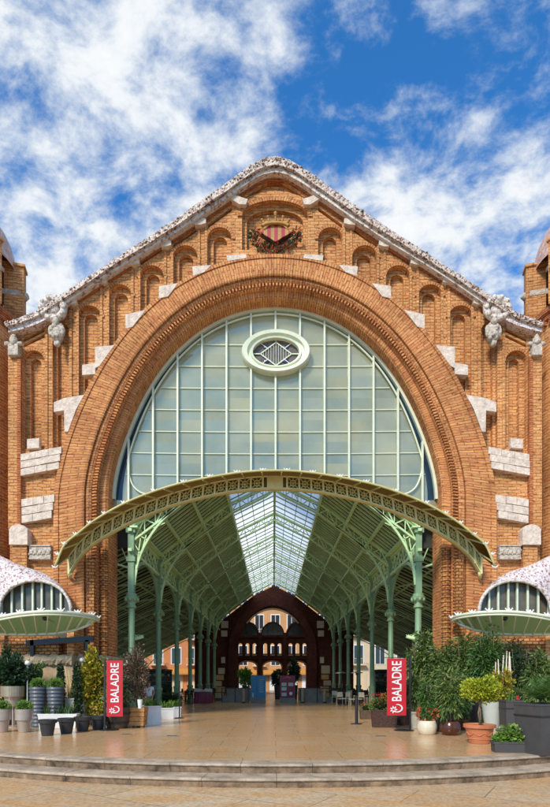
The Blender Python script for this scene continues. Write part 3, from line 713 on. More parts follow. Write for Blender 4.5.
# ---------------------------------------------------------- tympanum
YG = 1.1
gl = arcpts(r_gl, YG, 96, False, 1.0)
BU = [(69, 556), (81, 541), (98.5, 526), (116, 516), (142, 504), (180, 491), (226, 480), (275, 476)]
BL = [(69, 574), (78, 559), (91, 546), (107, 535.5), (129, 523.5), (154.5, 512.5), (180, 503.5), (226, 493), (275, 489)]
FE = [(55, 567), (64.5, 545), (76, 535.5), (90, 524), (104.6, 514.5), (123, 504.5), (148, 494), (183.5, 483), (237, 473.3), (275, 471)]
sym = lambda L: L+[(mir(x), y) for x, y in L[:-1][::-1]]
BUs, BLs, FEs = bez(sym(BU), 6), bez(sym(BL), 6), bez(sym(FE), 6)
byu = lambda px: float(np.interp(px, [p[0] for p in BUs], [p[1] for p in BUs]))
byl = lambda px: float(np.interp(px, [p[0] for p in BLs], [p[1] for p in BLs]))
def glass_top(px, off=0.0):
    s = sorted(((275+(r_gl(abs(90-k))+off)*math.cos(math.radians(180-k)), 500-(r_gl(abs(90-k))+off)*math.sin(math.radians(180-k))) for k in range(0, 181)))
    return float(np.interp(px, [p[0] for p in s], [p[1] for p in s]))
base = [(x, (byu(x)+byl(x))/2-1) for x in np.linspace(275+162, 275-162, 40)]
tym = plate('arched_window', arcpts(r_gl, YG, 80, False, 0.5)+[P(x, y, YG) for x, y in base][::1], [], YG+0.02, YG+0.05, 'tglass', hall)
# frame rings
m_ = MB(); o1, i1 = arcpts(r_gl, YG, 90, False, 0.0), arcpts(r_gl, YG, 90, False, -2.6); sweep(m_, o1, i1, [(0, YG+.1), (0, YG-.16), (1, YG-.16), (1, YG+.1)]); m_.build('window_frame', 'mullion', tym)
def inner_ring(off):
    pts = []
    for k in range(-4, 185):
        a = abs(90-k); r = r_gl(min(a, 90))-4.2-5.0*(a/90)**2+off; th = math.radians(180-k)
        pts.append((275+r*math.cos(th), 500-r*math.sin(th)))
    return pts
ip = inner_ring(0)
cutL = [p for p in ip if p[1] < 462]
lo = cutL[0]; curl = [(149, 494.5), (143, 493.5), (137.5, 490.5), (133, 485.5), (130, 478), (lo[0]+.6, 470)]
path = bez(curl+cutL[:1], 4)+cutL[1:-1]+bez([(mir(x), y) for x, y in (curl+cutL[:1])][::-1], 4)
m_ = MB(); m_.tube([P3(x, y, YG-.08) for x, y in path], 0.042, 6); m_.build('inner_ring', 'mullion', tym)
# dark blue glass margin
io = arcpts(lambda a: r_gl(a)-2.6, YG, 90, False); ii = arcpts(lambda a: r_gl(a)-4.2-5.0*(a/90)**2, YG, 90, False)
m_ = MB(); sweep(m_, io, ii, [(0, YG+.012), (1, YG+.012)]); m_.build('blue_margin', 'blue_glass', tym)
mx = [275.5+24.45*k for k in range(-6, 7)]
m_ = MB()
for x in mx:
    yt = glass_top(x, -2); 
    segs = [(yt, byu(x)+4)]
    if abs(x-275.5) < 30:
        hh = 20.5*math.sqrt(max(0, 1-((x-276)/34)**2)) if abs(x-276) < 34 else 0
        if hh > 0: segs = [(yt, 353-hh), (353+hh, byu(x)+4)]
    for a, b in segs: m_.bar(P3(x, a, YG-.09), P3(x, b, YG-.09), .075, .16, up=(0, 1, 0))
m_.build('mullions', 'mullion', tym)
m_ = MB()
for j in range(7):
    y = 345+21.8*j
    hwid = [a for a in np.arange(0, 165, .5) if glass_top(275+a, -4) < y]
    if not hwid: continue
    w = max(hwid)-5
    yc = byu(275)-1
    xs = np.linspace(-w, w, 24)
    for s0, s1 in zip(xs[:-1], xs[1:]):
        if y > byu(275+(s0+s1)/2)+1: continue
        if abs(y-353) < 19 and abs((s0+s1)/2) < 34*math.sqrt(1-((y-353)/21)**2): continue
        m_.bar(P3(275+s0, y-1.5*(s0/160)**2, YG-.02), P3(275+s1, y-1.5*(s1/160)**2, YG-.02), .03, .03)
m_.build('glazing_bars', 'mullion', tym)
# oval window
ov = MB(); c = P3(276, 353.3, YG-.15)
s_ = (D+YG)/F
def ell(a, b, n=48): return [(c.x+a*s_*math.cos(2*PI*k/n), c.z+b*s_*math.sin(2*PI*k/n)) for k in range(n+1)]
sweep(ov, ell(34, 21.3), ell(23, 13.8), [(0, YG+.02), (0, YG-.28), (.18, YG-.30), (.25, YG-.22), (.45, YG-.24), (.5, YG-.36), (.9, YG-.38), (1, YG-.30), (1, YG)])
oval = ov.build('oval_window', 'mullion', tym)
g_ = MB(); e_ = ell(23, 13.8); g_.prism([(x, z) for x, z in e_[:-1]], YG-.06, YG-.03); g_.build('oval_glass', 'purple_glass', oval)
bars = MB(); hx = [(0, 11.5), (11, 5), (16.5, 0), (11, -5), (0, -11.5), (-11, -5), (-16.5, 0), (-11, 5)]
hx = [(0, 11.5), (15.5, 0), (0, -11.5), (-15.5, 0)]
op = lambda x, y: Vector((c.x+x*s_, YG-.10, c.z+y*s_))
for k in range(4): bars.bar(op(*hx[k]), op(*hx[(k+1) % 4]), .04, .04)
for a, b in (((0, 11.5), (0, 13.8)), ((0, -11.5), (0, -13.8)), ((15.5, 0), (23, 0)), ((-15.5, 0), (-23, 0))): bars.bar(op(*a), op(*b), .04, .04)
for sx in (-1, 1):
    for sy in (-1, 1): bars.bar(op(sx*8.5, sy*5.5), op(sx*15, sy*10.5), .03, .03)
for k in range(-5, 6):
    x = k*2.5; h_ = 11.5*(1-abs(x)/15.5)
    if h_ > 1: bars.bar(op(x, -h_), op(x, h_), .016, .016)
bars.build('oval_bars', 'mullion', oval)
nb_ = MB()
for sx in (-1, 1):
    for sy in (-1, 1): q = op(sx*9.5, sy*6.8); nb_.ball((q.x, q.y+.02, q.z), .11, 10, 6, (1.2, .2, .8))
nb_.build('corner_roundels', 'navy_glass', oval)
# ---------------------------------------------------------- arched marquee
YB, YF = -0.55, -1.55
canopy = empty('arched_marquee', (0, 0, 0)); canopy.parent = hall
m_ = MB()
def resample(pts, n):
    pts = [np.array(p) for p in pts]; L = [0]
    for i in range(1, len(pts)): L.append(L[-1]+np.linalg.norm(pts[i]-pts[i-1]))
    t = np.linspace(0, L[-1], n); return [(float(np.interp(a, L, [p[0] for p in pts])), float(np.interp(a, L, [p[1] for p in pts]))) for a in t]
NP = 38
ru, rl, rf = resample(BUs, 2*NP+1), resample(BLs, 2*NP+1), resample(FEs, 2*NP+1)
wu = [P(x, y, YB) for x, y in ru]; wl = [P(x, y, YB) for x, y in rl]
sweep(m_, wu, wl, [(0, YB+.12), (0, YB-.06), (.10, YB-.06), (.10, YB)]); sweep(m_, wu, wl, [(.90, YB), (.90, YB-.06), (1, YB-.08), (1, YB+.12)])
for i in range(0, 2*NP+1, 2):
    a = Vector((wl[i][0], YB-.02, wl[i][1])); b = Vector((wu[i][0], YB-.02, wu[i][1])); m_.bar(a, b, .075, .10, up=(0, 1, 0))
m_.build('girder_frame', 'olive_light', canopy)
m_ = MB(); sweep(m_, wu, wl, [(0, YB+.06), (1, YB+.06)]); m_.build('girder_backing', 'olive_dark', canopy)
m_ = MB()
for i in range(0, 2*NP, 2):
    q = [Vector((w[j][0], YB, w[j][1])) for w, j in ((wl, i), (wl, i+2), (wu, i+2), (wu, i))]
    cc = (q[0]+q[1]+q[2]+q[3])/4
    e1 = ((q[1]+q[2])/2-cc); e2 = ((q[2]+q[3])/2-cc)
    if i//2 in (NP//2-1, NP//2): 
        continue
    f1, f2 = e1*.80, e2*.74
    m_.tube([cc+f1*.55*math.cos(t*PI/5)+f2*.62*math.sin(t*PI/5) for t in range(11)], .03, 5)
    for sx in (-1, 1):
        for sy in (-1, 1):
            m_.bar(cc+f1*.38*sx+f2*.4*sy, cc+f1*1.0*sx+f2*1.02*sy, .035, .04)
    m_.bar(cc+f1*.98, cc-f1*.98, .03, .03); m_.bar(cc+f2*1.0, cc-f2*1.0, .03, .03)
    m_.ball(tuple(cc), .055, 6, 4)
m_.build('girder_scrolls', 'olive', canopy)
m_ = MB(); i = NP; a0, a1_ = P(268, 489.3, YB), P(282, 476.5, YB); m_.b2((P(267, 0, YB)[0], YB-.075, a0[1]), (P(283, 0, YB)[0], YB+.02, a1_[1])); m_.build('centre_plate', 'olive_light', canopy)
wf = [P(x, y, YF) for x, y in rf]
m_ = MB(); n = 2*NP+1
def strip(mb, A, ya, B, yb, thick=0.03):
    vs = []
    for a, b in zip(A, B): vs += [(a[0], ya, a[1]), (b[0], yb, b[1]), (b[0], yb, b[1]+thick), (a[0], ya, a[1]+thick)]
    k = len(A); fs = [(i*4+j, (i+1)*4+j, (i+1)*4+(j+1) % 4, i*4+(j+1) % 4) for i in range(k-1) for j in range(4)]
    fs += [(0, 1, 2, 3), tuple((k-1)*4+j for j in (3, 2, 1, 0))]; mb.add(vs, fs)
strip(m_, wu, YB+.0, wf, YF); m_.build('marquee_glass', 'marquee_brown', canopy)
m_ = MB()
m_.tube([(p[0], YF, p[1]+.02) for p in wf], .045, 6)
for i in range(0, n, 3): m_.bar((wu[i][0], YB, wu[i][1]-.02), (wf[i][0], YF, wf[i][1]-.02), .05, .06)
m_.build('marquee_ribs', 'olive', canopy)
m_ = MB()
# tie from the girder back to the brickwork, and soffit bar
strip(m_, wl, YB+.0, [(a[0], a[1]+.02) for a in wl], YB+.28, .05)
m_.build('girder_soffit', 'olive', canopy)
def finial(mb, p, s=1.0):
    x, y, z = p; s *= .62
    for sx in (-1, 1):
        mb.tube([(x, y, z), (x+sx*.10*s, y, z+.05*s), (x+sx*.19*s, y, z+.17*s)], [.05*s, .05*s, .02*s], 6)
        mb.ball((x+sx*.17*s, y, z+.14*s), .045*s, 6, 4)
    mb.ball((x, y, z+.08*s), .07*s, 8, 6, (1, 1, 1.4))
m_ = MB()
for x, y in ((55, 568), (58, 555), (64.5, 544.5), (76, 535), (90, 523.5), (104.6, 514), (124, 503.5), (154, 491.5), (183.5, 482.5), (210, 477), (237, 473), (263, 471)):
    for q in (x, mir(x)): m_ = MB(); finial(m_, tuple(P3(q, y, YF))); m_.build('finial', 'white', canopy)
# marquee end consoles
m_ = MB()
for f in (lambda p: p, mir): m_.tube([P3(f(70), 573, YB), P3(f(70), 577, -.35), P3(f(71), 580, -.1)], [.08, .07, .05], 8)
m_.build('end_console', 'olive', canopy)
# ---------------------------------------------------------- side portals
for sgn in (0, 1):
    f = mir if sgn else (lambda p: p)
    prt = empty('side_portal', (0, 0, 0)); prt.parent = hall
    fr = [(35+36*math.cos(PI-PI*k/24), 614-33.5*math.sin(PI-PI*k/24)**.85) for k in range(25)]
    wl_ = resample(bez([(-22, 610), (-24, 575), (-20, 553), (-8, 552), (2, 556.5), (14, 562), (28, 567.5), (42, 572), (54, 580), (65, 591), (72, 608)], 5), 25)
    vs = []
    YP = -1.0
    for (a, b) in zip(fr, wl_):
        p = P3(f(a[0]), a[1], YP); q = P3(f(b[0]), b[1], -.02)
        mid = p.lerp(q, .5)+Vector((0, -.08, .12))
        vs += [p, mid, q]
    fs = [(i*3+j, (i+1)*3+j, (i+1)*3+j+1, i*3+j+1) for i in range(24) for j in range(2)]
    m_ = MB(); m_.add(vs, fs, True); m_.build('mosaic_hood', 'mosaic_pink', prt)
    m_ = MB(); m_.tube([P3(f(a[0]), a[1], YP-.02) for a in fr], [.07]*25, 7); m_.build('hood_rim', 'mosaic_pale', prt)
    m_ = MB(); m_.prism([P(f(a[0]), a[1]+.6, YP+.3) for a in fr]+[P(f(71), 640, YP+.3), P(f(-1), 640, YP+.3)], YP+.33, YP+.36); gl_ = m_.build('fanlight', 'fan_glass', prt)
    m_ = MB()
    for k, x in enumerate((1.5, 12, 22.5, 33, 42, 52, 61)):
        yt = 614-33.5*math.sqrt(max(0.02, 1-((x-35)/36)**2)); m_.bar(P3(f(x), yt, YP+.24), P3(f(x), 626, YP+.24), .07, .09, up=(0, 1, 0))
    m_.build('fanlight_bars', 'mullion', gl_)
    # portal walls below hood and the low cornice
    m_ = MB()
    for a, b in ((66, 73), (-3, 3)):
        x0, x1 = sorted((P(f(a), 0, YP)[0], P(f(b), 0, YP)[0])); m_.b2((x0, YP+.1, 2.72), (x1, 0, Z(616)))
    m_.build('portal_jamb', 'brick', prt)
    x0, x1 = sorted((X(f(3)), X(f(66)))); m_ = MB(); m_.b2((x0, YP+.25, 2.6), (x1, -.3, P(0, 636, YP)[1])); m_.build('portal_wall', 'brick_orn', prt)
    m_ = MB(); x0, x1 = sorted((P(f(-2), 0, YP)[0], P(f(72), 0, YP)[0])); m_.b2((x0, YP+.12, 0), (x1, -.34, 2.34)); m_.build('portal_base', 'stone_panel', prt)
    m_ = MB(); nn = 34; vs = []
    for k in range(nn+1):
        for (yy_0, zz_0) in ((-.90, 2.28), (-1.03, 2.36), (-1.08, 2.5), (-1.02, 2.64), (-.9, 2.72), (-.3, 2.72), (-.3, 2.3)): vs.append((x0+(x1-x0)*k/nn, yy_0+random.uniform(-.04, .04), zz_0+random.uniform(-.05, .05)))
    m_.add(vs, [(i*7+j, (i+1)*7+j, (i+1)*7+(j+1) % 7, i*7+(j+1) % 7) for i in range(nn) for j in range(7)]+[tuple(range(7)), tuple(nn*7+j for j in range(7))[::-1]]); m_.build('portal_capping', 'stone_rough', prt)
    # butterfly marquee
    fe = bez([(99, 619.5, -.3), (93, 616, -1.3), (79, 613.4, -2.0), (61, 611.9, -2.5), (41, 611.7, -2.75), (20, 613.4, -2.75), (2, 616.5, -2.6), (-14, 620, -2.1), (-26, 625, -1.2), (-31, 629, -.4)], 3)
    be = resample([(97, 619), (88, 625), (74, 630), (55, 633), (30, 634), (0, 633.5), (-20, 633), (-31, 631)], len(fe))
    YW = -1.15
    yb_ = [(-.3 if (b[0] > 90 or b[0] < -28) else YW) for b in be]
    A = [P3(f(b[0]), b[1], y) for b, y in zip(be, yb_)]; B = [P3(f(p[0]), p[1], p[2]) for p in fe]
    k_ = len(A); vs = []
    for a, b in zip(A, B): vs += [a, b, b+Vector((0, 0, .025)), a+Vector((0, 0, .025))]
    fs = [(i*4+j, (i+1)*4+j, (i+1)*4+(j+1) % 4, i*4+(j+1) % 4) for i in range(k_-1) for j in range(4)]
    m_ = MB(); m_.add(vs, fs); mq = m_.build('portal_marquee', 'marquee', prt)
    m_ = MB(); m_.tube(B, .06, 7); m_.tube([b+Vector((0, .02, -.10)) for b in B], .04, 6); m_.tube([a+Vector((0, -.03, -.02)) for a in A], .055, 7)
    for i in range(1, k_-1, 2): m_.bar(A[i]-Vector((0, 0, .04)), B[i]-Vector((0, 0, .04)), .045, .07)
    m_.build('marquee_ribs', 'mullion', mq)
    m_ = MB()
    for x, y, yy in ((97.5, 618.5, -.5), (92, 615.5, -1.3), (78, 613, -2.0), (61, 611.5, -2.5), (41, 611.3, -2.75), (20, 613, -2.75), (2, 616, -2.6), (-14, 620, -2.1)): m_ = MB(); finial(m_, tuple(P3(f(x), y, yy)), 1.15); m_.build('finial', 'white', mq)
    # small lamp under the marquee
    m_ = MB(); q = P3(f(45), 618, -2.3); m_.ball(tuple(q), .10, 10, 7); m_.tube([q, q+Vector((0, .1, .2))], .03, 6); m_.build('lantern', 'black', mq)
# ---------------------------------------------------------- corner towers
for sgn in (0, 1):
    f = mir if sgn else (lambda p: p)
    tw = empty('corner_tower', (0, 0, 0)); tw.parent = hall
    yc = 1.0; xc = P(f(-34), 0, yc)[0]; R = 46*(D+yc)/F
    z0 = Z(313)
    m_ = MB(); m_.lathe([(R, 0), (R, z0)], (xc, yc, 0), 40); m_.build('tower_shaft', 'brick', tw)
    m_ = MB(); m_.lathe([(R, 0), (R+.12, .04), (R+.14, .18), (R+.24, .24), (R+.26, .42), (R+.1, .5), (0, .62)], (xc, yc, z0-.1), 40)
    for k in range(44):
        a = 2*PI*k/44; m_.box((xc+(R+.08)*math.cos(a), yc+(R+.08)*math.sin(a), z0-.18), (.12, .12, .16), Matrix.Rotation(a, 3, 'Z'))
    m_.build('tower_cornice', 'brick_red', tw)
    zt = Z(246)
    r2 = 32/24.4
    m_ = MB(); m_.lathe([(r2, 0), (r2, zt-z0-.1)], (xc, yc, z0+.3), 32); m_.build('lantern_drum', 'brick', tw)
    pm, pc, op_ = MB(), MB(), MB()
    for k in range(8):
        a = PI/8+k*PI/4+.18*(1 if sgn else -1); Rm = Matrix.Rotation(a, 3, 'Z'); rr = R-.02
        pm.box((xc+rr*math.cos(a), yc+rr*math.sin(a), (z0+.3+zt+.25)/2), (.8, .42, zt-z0-.05), Rm)
        pm.box((xc+(rr)*math.cos(a), yc+(rr)*math.sin(a), zt+.16), (.9, .55, .12), Rm)
        pc.box((xc+(rr-.25)*math.cos(a), yc+(rr-.25)*math.sin(a), z0+(zt-z0)*.62), (1.0, .46, .22), Rm)
        pc.ball((xc+(rr+.42)*math.cos(a), yc+(rr+.42)*math.sin(a), z0+(zt-z0)*.63), .17, 8, 6, (1, 1, .9), .15)
        pc.ball((xc+(rr+.2)*math.cos(a), yc+(rr+.2)*math.sin(a), z0+.45), .16, 8, 6, (1, 1, 1.4), .15)
        b = a+PI/8; op_.box((xc+r2*math.cos(b), yc+r2*math.sin(b), z0+(zt-z0)*.52), (.12, .55, (zt-z0)*.62), Matrix.Rotation(b, 3, 'Z'))
    pm.build('tower_pillars', 'brick', tw); pc.build('pillar_blocks', 'stone_carved', tw); op_.build('lantern_openings', 'win_dark', tw)
    m_ = MB(); m_.lathe([(r2+.25, 0), (r2+.3, .14), (r2+.12, .25)], (xc, yc, zt-.25), 32); m_.build('lantern_cornice', 'stone', tw)
    R3 = 1.98
    m_ = MB(); m_.lathe([(R3*math.cos(t*PI/24), R3*1.25*math.sin(t*PI/24)) for t in range(12)]+[(.2, R3*1.27), (.28, R3*1.4), (.0, R3*1.6)], (xc, yc, zt-.05), 32, smooth=True); m_.build('tower_dome', 'dome', tw)
    for zz, hh in ((Z(470), Z(441)-Z(470)), (Z(395), Z(372)-Z(395))):
        a = math.radians(-55) if not sgn else math.radians(-125)
        Rm = Matrix.Rotation(a, 3, 'Z'); d_ = Vector((math.cos(a), math.sin(a), 0)); cc = Vector((xc, yc, zz+hh/2))+d_*R
        w_ = MB().box(tuple(cc), (.1, .45, hh), Rm).build('tower_window', 'win_dark', tw)
        MB().box(tuple(cc+Vector((0, 0, hh/2+.08))+d_*.03), (.2, .62, .16), Rm).box(tuple(cc-Vector((0, 0, hh/2+.06))+d_*.03), (.2, .62, .12), Rm).build('lintel', 'stone', w_)
# ================================================================== NAVE
XN, BAY, Y0 = 6.3, 5.52, 1.6
NB = 7; YE = 40.1
ZG, ZS, XS, ZR = 8.25, 11.3, 2.42, 12.5
colp = empty('nave_column', (0, 0, 0)); colp.parent = hall
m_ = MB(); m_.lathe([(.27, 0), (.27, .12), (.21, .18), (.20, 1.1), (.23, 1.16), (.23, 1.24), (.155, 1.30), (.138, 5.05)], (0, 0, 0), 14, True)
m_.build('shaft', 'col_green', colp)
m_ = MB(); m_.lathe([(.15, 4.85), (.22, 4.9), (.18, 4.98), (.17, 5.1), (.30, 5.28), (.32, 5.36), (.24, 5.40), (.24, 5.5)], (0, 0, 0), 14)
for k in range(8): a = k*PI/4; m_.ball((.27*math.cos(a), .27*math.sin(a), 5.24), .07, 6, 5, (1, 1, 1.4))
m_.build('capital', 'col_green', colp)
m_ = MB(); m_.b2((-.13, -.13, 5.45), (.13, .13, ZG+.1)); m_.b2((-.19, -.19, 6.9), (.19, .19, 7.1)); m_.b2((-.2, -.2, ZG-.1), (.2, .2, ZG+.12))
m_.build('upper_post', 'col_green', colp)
for s in (-1, 1):      # flaring arch brackets along the nave
    m_ = MB()
    pts = []; inn = []
    for t in range(13):
        a = t/12*PI/2; pts.append((s*(.10+2.6*(1-math.cos(a))), 5.5+1.85*math.sin(a)))
    for p, q in zip(pts[:-1], pts[1:]): m_.bar((0, p[0], p[1]), (0, q[0], q[1]), .16, .10, up=(1, 0, 0))
    for t in (3, 5, 7): m_.bar((0, pts[t][0], pts[t][1]), (0, s*.1, pts[t][1]+.12), .05, .05)
    vs = [(0.03, s*.1, 5.5)]+[(0.03, p[0], p[1]) for p in pts[:9]]+[(0.03, s*.12, pts[8][1])]
    n = len(vs); m_.add(vs+[(-.03, v[1], v[2]) for v in vs], [tuple(range(n)), tuple(range(n, 2*n))[::-1]]+[(i, (i+1) % n, (i+1) % n+n, i+n) for i in range(n)])
    m_.build('arch_bracket', 'col_green', colp)['side'] = s
cols = []
for k in range(NB):
    for s in (-1, 1):
        c = colp if not cols else copy_tree(colp, hall)
        c.location = (s*XN, Y0+k*BAY, 0); cols.append(c)
for c in cols[:2]:
    for ch in KIDS(c):
        if ch.get('side') == -1: bpy.data.objects.remove(ch)
for ch in bpy.data.objects:
    if 'side' in ch: del ch['side']
# longitudinal lattice girders
for s in (-1, 1):
    m_ = MB(); x = s*XN
    for z in (7.38, ZG): m_.bar((x, 1.3, z), (x, YE, z), .16, .12)
    y = 1.5; dz = ZG-7.38
    while y < YE-.9:
        m_.bar((x, y, 7.38), (x, y+.92, ZG), .05, .06); m_.bar((x, y+.92, 7.38), (x, y, ZG), .05, .06); m_.bar((x, y, 7.38), (x, y, ZG), .05, .05); y += .92
    m_.bar((x-s*.16, 1.3, ZG+.13), (x-s*.16, YE, ZG+.13), .34, .08)
    m_.build('gutter_girder', 'green_pale', hall)
# roof trusses
def roofz(x): 
    x = abs(x); return ZR-(ZR-ZS)*x/XS if x < XS else ZS-(ZS-ZG-.15)*(x-XS)/(XN-XS)
tr = MB()
for s in (-1, 1):
    top = [(s*x, roofz(x)-.05) for x in np.linspace(XN-.1, 0, 14)]
    bot = [(s*x, roofz(x)-.62+.12*(x < .2)) for x in np.linspace(XN-.1, 0, 14)]
    for a, b in zip(top[:-1], top[1:]): tr.bar((a[0], 0, a[1]), (b[0], 0, b[1]), .14, .09)
    for a, b in zip(bot[:-1], bot[1:]): tr.bar((a[0], 0, a[1]), (b[0], 0, b[1]), .12, .08)
    for i in range(13):
        a, b = (top[i], bot[i+1]) if i % 2 else (bot[i], top[i+1]); tr.bar((a[0], 0, a[1]), (b[0], 0, b[1]), .05, .05)
        tr.bar((top[i][0], 0, top[i][1]), (bot[i][0], 0, bot[i][1]), .04, .04)
    bp = ((XN-.12, 5.9), (XN-.25, 8.35), (3.3, roofz(3.3)-.60))
    arc = [(s*((1-t)**2*bp[0][0]+2*t*(1-t)*bp[1][0]+t*t*bp[2][0]), (1-t)**2*bp[0][1]+2*t*(1-t)*bp[1][1]+t*t*bp[2][1]) for t in [q/14 for q in range(15)]]
    for a, b in zip(arc[:-1], arc[1:]): tr.bar((a[0], 0, a[1]), (b[0], 0, b[1]), .12, .09)
    for i in range(2, 13, 2):
        x = arc[i][0]; zz = roofz(x)-.62
        if zz > arc[i][1]+.1: tr.bar((x, 0, arc[i][1]), (arc[i+1][0]-s*.1, 0, zz), .04, .04); tr.bar((x, 0, arc[i][1]), (s*(abs(x)+.35), 0, roofz(abs(x)+.35)-.62), .04, .04)
tobj = tr.build('roof_truss', 'green_pale', hall); tobj.location = (0, Y0, 0)
for k in range(1, NB):
    c = tobj.copy(); COL.objects.link(c); c.location = (0, Y0+k*BAY, 0)
# mid-bay light trusses: rafters only
for s in (-1, 1):
    cb = MB(); cb.add([(s*(XN+.2), 1.3, roofz(XN)+.05), (s*XS, 1.3, ZS+.14), (s*XS, YE, ZS+.14), (s*(XN+.2), YE, roofz(XN)+.05),
                       (s*(XN+.2), 1.3, roofz(XN)+.15), (s*XS, 1.3, ZS+.24), (s*XS, YE, ZS+.24), (s*(XN+.2), YE, roofz(XN)+.15)],
                      [(0, 1, 2, 3), (7, 6, 5, 4), (0, 4, 5, 1), (1, 5, 6, 2), (2, 6, 7, 3), (3, 7, 4, 0)])
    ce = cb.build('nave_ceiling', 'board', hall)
    m_ = MB(); y = 1.5
    while y < YE:
        m_.bar((s*XN, y, roofz(XN)+.0), (s*XS, y, ZS+.09), .14, .07); y += .46
    m_.build('ceiling_joists', 'green', ce)
    m_ = MB()
    for x in (5.1, 3.85, XS): m_.bar((s*x, 1.3, roofz(x)-.12), (s*x, YE, roofz(x)-.12), .12, .14)
    m_.build('purlins', 'green_pale', ce)
    sg = MB(); sg.add([(s*XS, 1.3, ZS+.16), (0, 1.3, ZR+.16), (0, YE, ZR+.16), (s*XS, YE, ZS+.16)], [(0, 1, 2, 3)])
    so = sg.build('skylight', 'skyglass', hall)
    m_ = MB(); y = 1.5
    while y < YE: m_.bar((s*XS, y, ZS+.11), (0, y, ZR+.11), .05, .06); y += .92
    for x in (.65, 1.3, 1.95): m_.bar((s*x, 1.3, roofz(x)+.08), (s*x, YE, roofz(x)+.08), .035, .04)
    m_.build('skylight_bars', 'col_green', so)
m_ = MB(); m_.bar((0, 1.3, ZR-.02), (0, YE, ZR-.02), .14, .2); m_.build('ridge_beam', 'green', hall)
for s in (-1, 1):
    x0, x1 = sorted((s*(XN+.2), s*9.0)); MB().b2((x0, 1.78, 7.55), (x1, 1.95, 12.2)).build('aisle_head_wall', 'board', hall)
# aisles
XA, ZA0, ZA1 = 15.5, 8.3, 3.95
for s in (-1, 1):
    za = lambda x: ZA0-(ZA0-ZA1)*(x-XN)/(XA-XN)
    a = MB(); a.add([(s*(XN+.1), 1.76, za(XN)+.1), (s*XA, 1.76, ZA1+.1), (s*XA, YE+1, ZA1+.1), (s*(XN+.1), YE+1, za(XN)+.1)]+[(s*(XN+.1), 1.76, za(XN)+.2), (s*XA, 1.76, ZA1+.2), (s*XA, YE+1, ZA1+.2), (s*(XN+.1), YE+1, za(XN)+.2)], [(0, 1, 2, 3), (7, 6, 5, 4), (0, 4, 5, 1), (1, 5, 6, 2), (2, 6, 7, 3), (3, 7, 4, 0)])
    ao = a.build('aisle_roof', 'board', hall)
    m_ = MB(); y = 1.9; k = 0
    while y < YE+1:
        w = .10 if k % 4 == 0 else .045
        m_.bar((s*XN, y, za(XN)+.02), (s*XA, y, ZA1+.02), w, w*1.2); y += .69; k += 1
    for x in (8.2, 10.2, 12.2, 14.2): m_.bar((s*x, 1.8, za(x)+.03), (s*x, YE+1, za(x)+.03), .07, .08)
    for k in range(NB+1):       # arched ties
        yy = Y0+.2+k*BAY
        pts = [(s*(XN+.1+(XA-XN-.2)*t/16), yy, za(XN+(XA-XN)*t/16)-.25-1.4*(abs(t/8-1))**3) for t in range(17)]
        for p, q in zip(pts[:-1], pts[1:]): m_.bar(p, q, .07, .08)
        for t in range(0, 16, 2): m_.bar(pts[t], (pts[t+1][0], yy, za(abs(pts[t+1][0]))), .035, .04)
    m_.build('aisle_rafters', 'green', ao)
    for k in range(NB+1):
        m_ = MB(); m_.lathe([(.16, 0), (.16, .9), (.09, 1.0), (.08, 3.3), (.16, 3.5), (.16, 3.6)], (s*XA, Y0+.4+k*BAY, 0), 10, True); m_.build('aisle_post', 'col_green', hall)
    MB().bar((s*XA, 1.8, 3.85), (s*XA, YE+1, 3.85), .16, .3).build('eaves_beam', 'col_green', hall)
    # inner bracket marquees on the pier
    m_ = MB(); xx = s*6.35; 
    m_.tube([(s*7.0, 3.0, 3.62), (s*6.5, 2.9, 3.62), (s*6.1, 2.9, 3.72)], [.10, .09, .07], 8)
    for k in range(3): finial(m_, (s*(6.2+.25*k), 2.9, 3.72), .9)
    m_.build('marquee_finials', 'green_pale', hall)
# ---------------------------------------------------------- rear facade
RX = lambda px, Y=YE: P(px, 0, Y)[0]
rp = lambda L, Y=YE: [P(x, y, Y) for x, y in L]
xm = 272.6
def sm2(L): return L+[(2*xm-x, y) for x, y in L[::-1]]
holes = []
lun = [(249.5, 621.5), (252, 618), (256, 614.5), (261, 611.3), (266, 609), (xm, 608)]
low = [(295.7, 621.5), (291, 623.5), (287.5, 628), (286, 632.5), (284.2, 632.5), (282, 627), (277.5, 622.5), (xm, 621.3)]
holes.append(rp(lun+[(2*xm-x, y) for x, y in lun[:-1][::-1]]+low[1:-1]+[(xm, 621.3)]+[(2*xm-x, y) for x, y in low[1:-1][::-1]]))
for cx in (240.2, 247.3, 254.4, 265.2, 272.4, 279.6, 290.6, 297.6, 304.6): holes.append(rp(archniche(cx, 1.9, 643, 653.5, n=6)))
for cx, hw in ((247.8, 9.6), (272.3, 9.8), (296.8, 9.6)): holes.append(rp(archniche(cx, hw, 661, 693.2, 6, n=10)))
outl = [P(219, 693.6, YE), P(219, 622, YE), (-XS, ZS+.1), (0, ZR+.1), (XS, ZS+.1), P(326.2, 622, YE), P(326.2, 693.6, YE)]
outl = [(-9.2, .0), (-9.2, 7.0), (-XN, ZG), (-XS, ZS), (0, ZR), (XS, ZS), (XN, ZG), (9.2, 7.0), (9.2, .0)]
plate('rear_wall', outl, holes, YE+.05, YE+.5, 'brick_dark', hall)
m_ = MB()
oo = [(228.5, 693.5), (228.5, 650), (230.5, 637), (235.5, 624), (243.5, 612.5), (254, 604), (264, 600), (xm, 598.8)]
ii = [(238, 693.5), (238, 650), (239.5, 639), (242.5, 630), (248.5, 621), (256.5, 613.4), (265, 608.6), (xm, 607)]
O2, I2 = bez(rp(sm2(oo)[:8]+sm2(oo)[9:], YE-.5), 4), bez(rp(sm2(ii)[:8]+sm2(ii)[9:], YE-.5), 4)
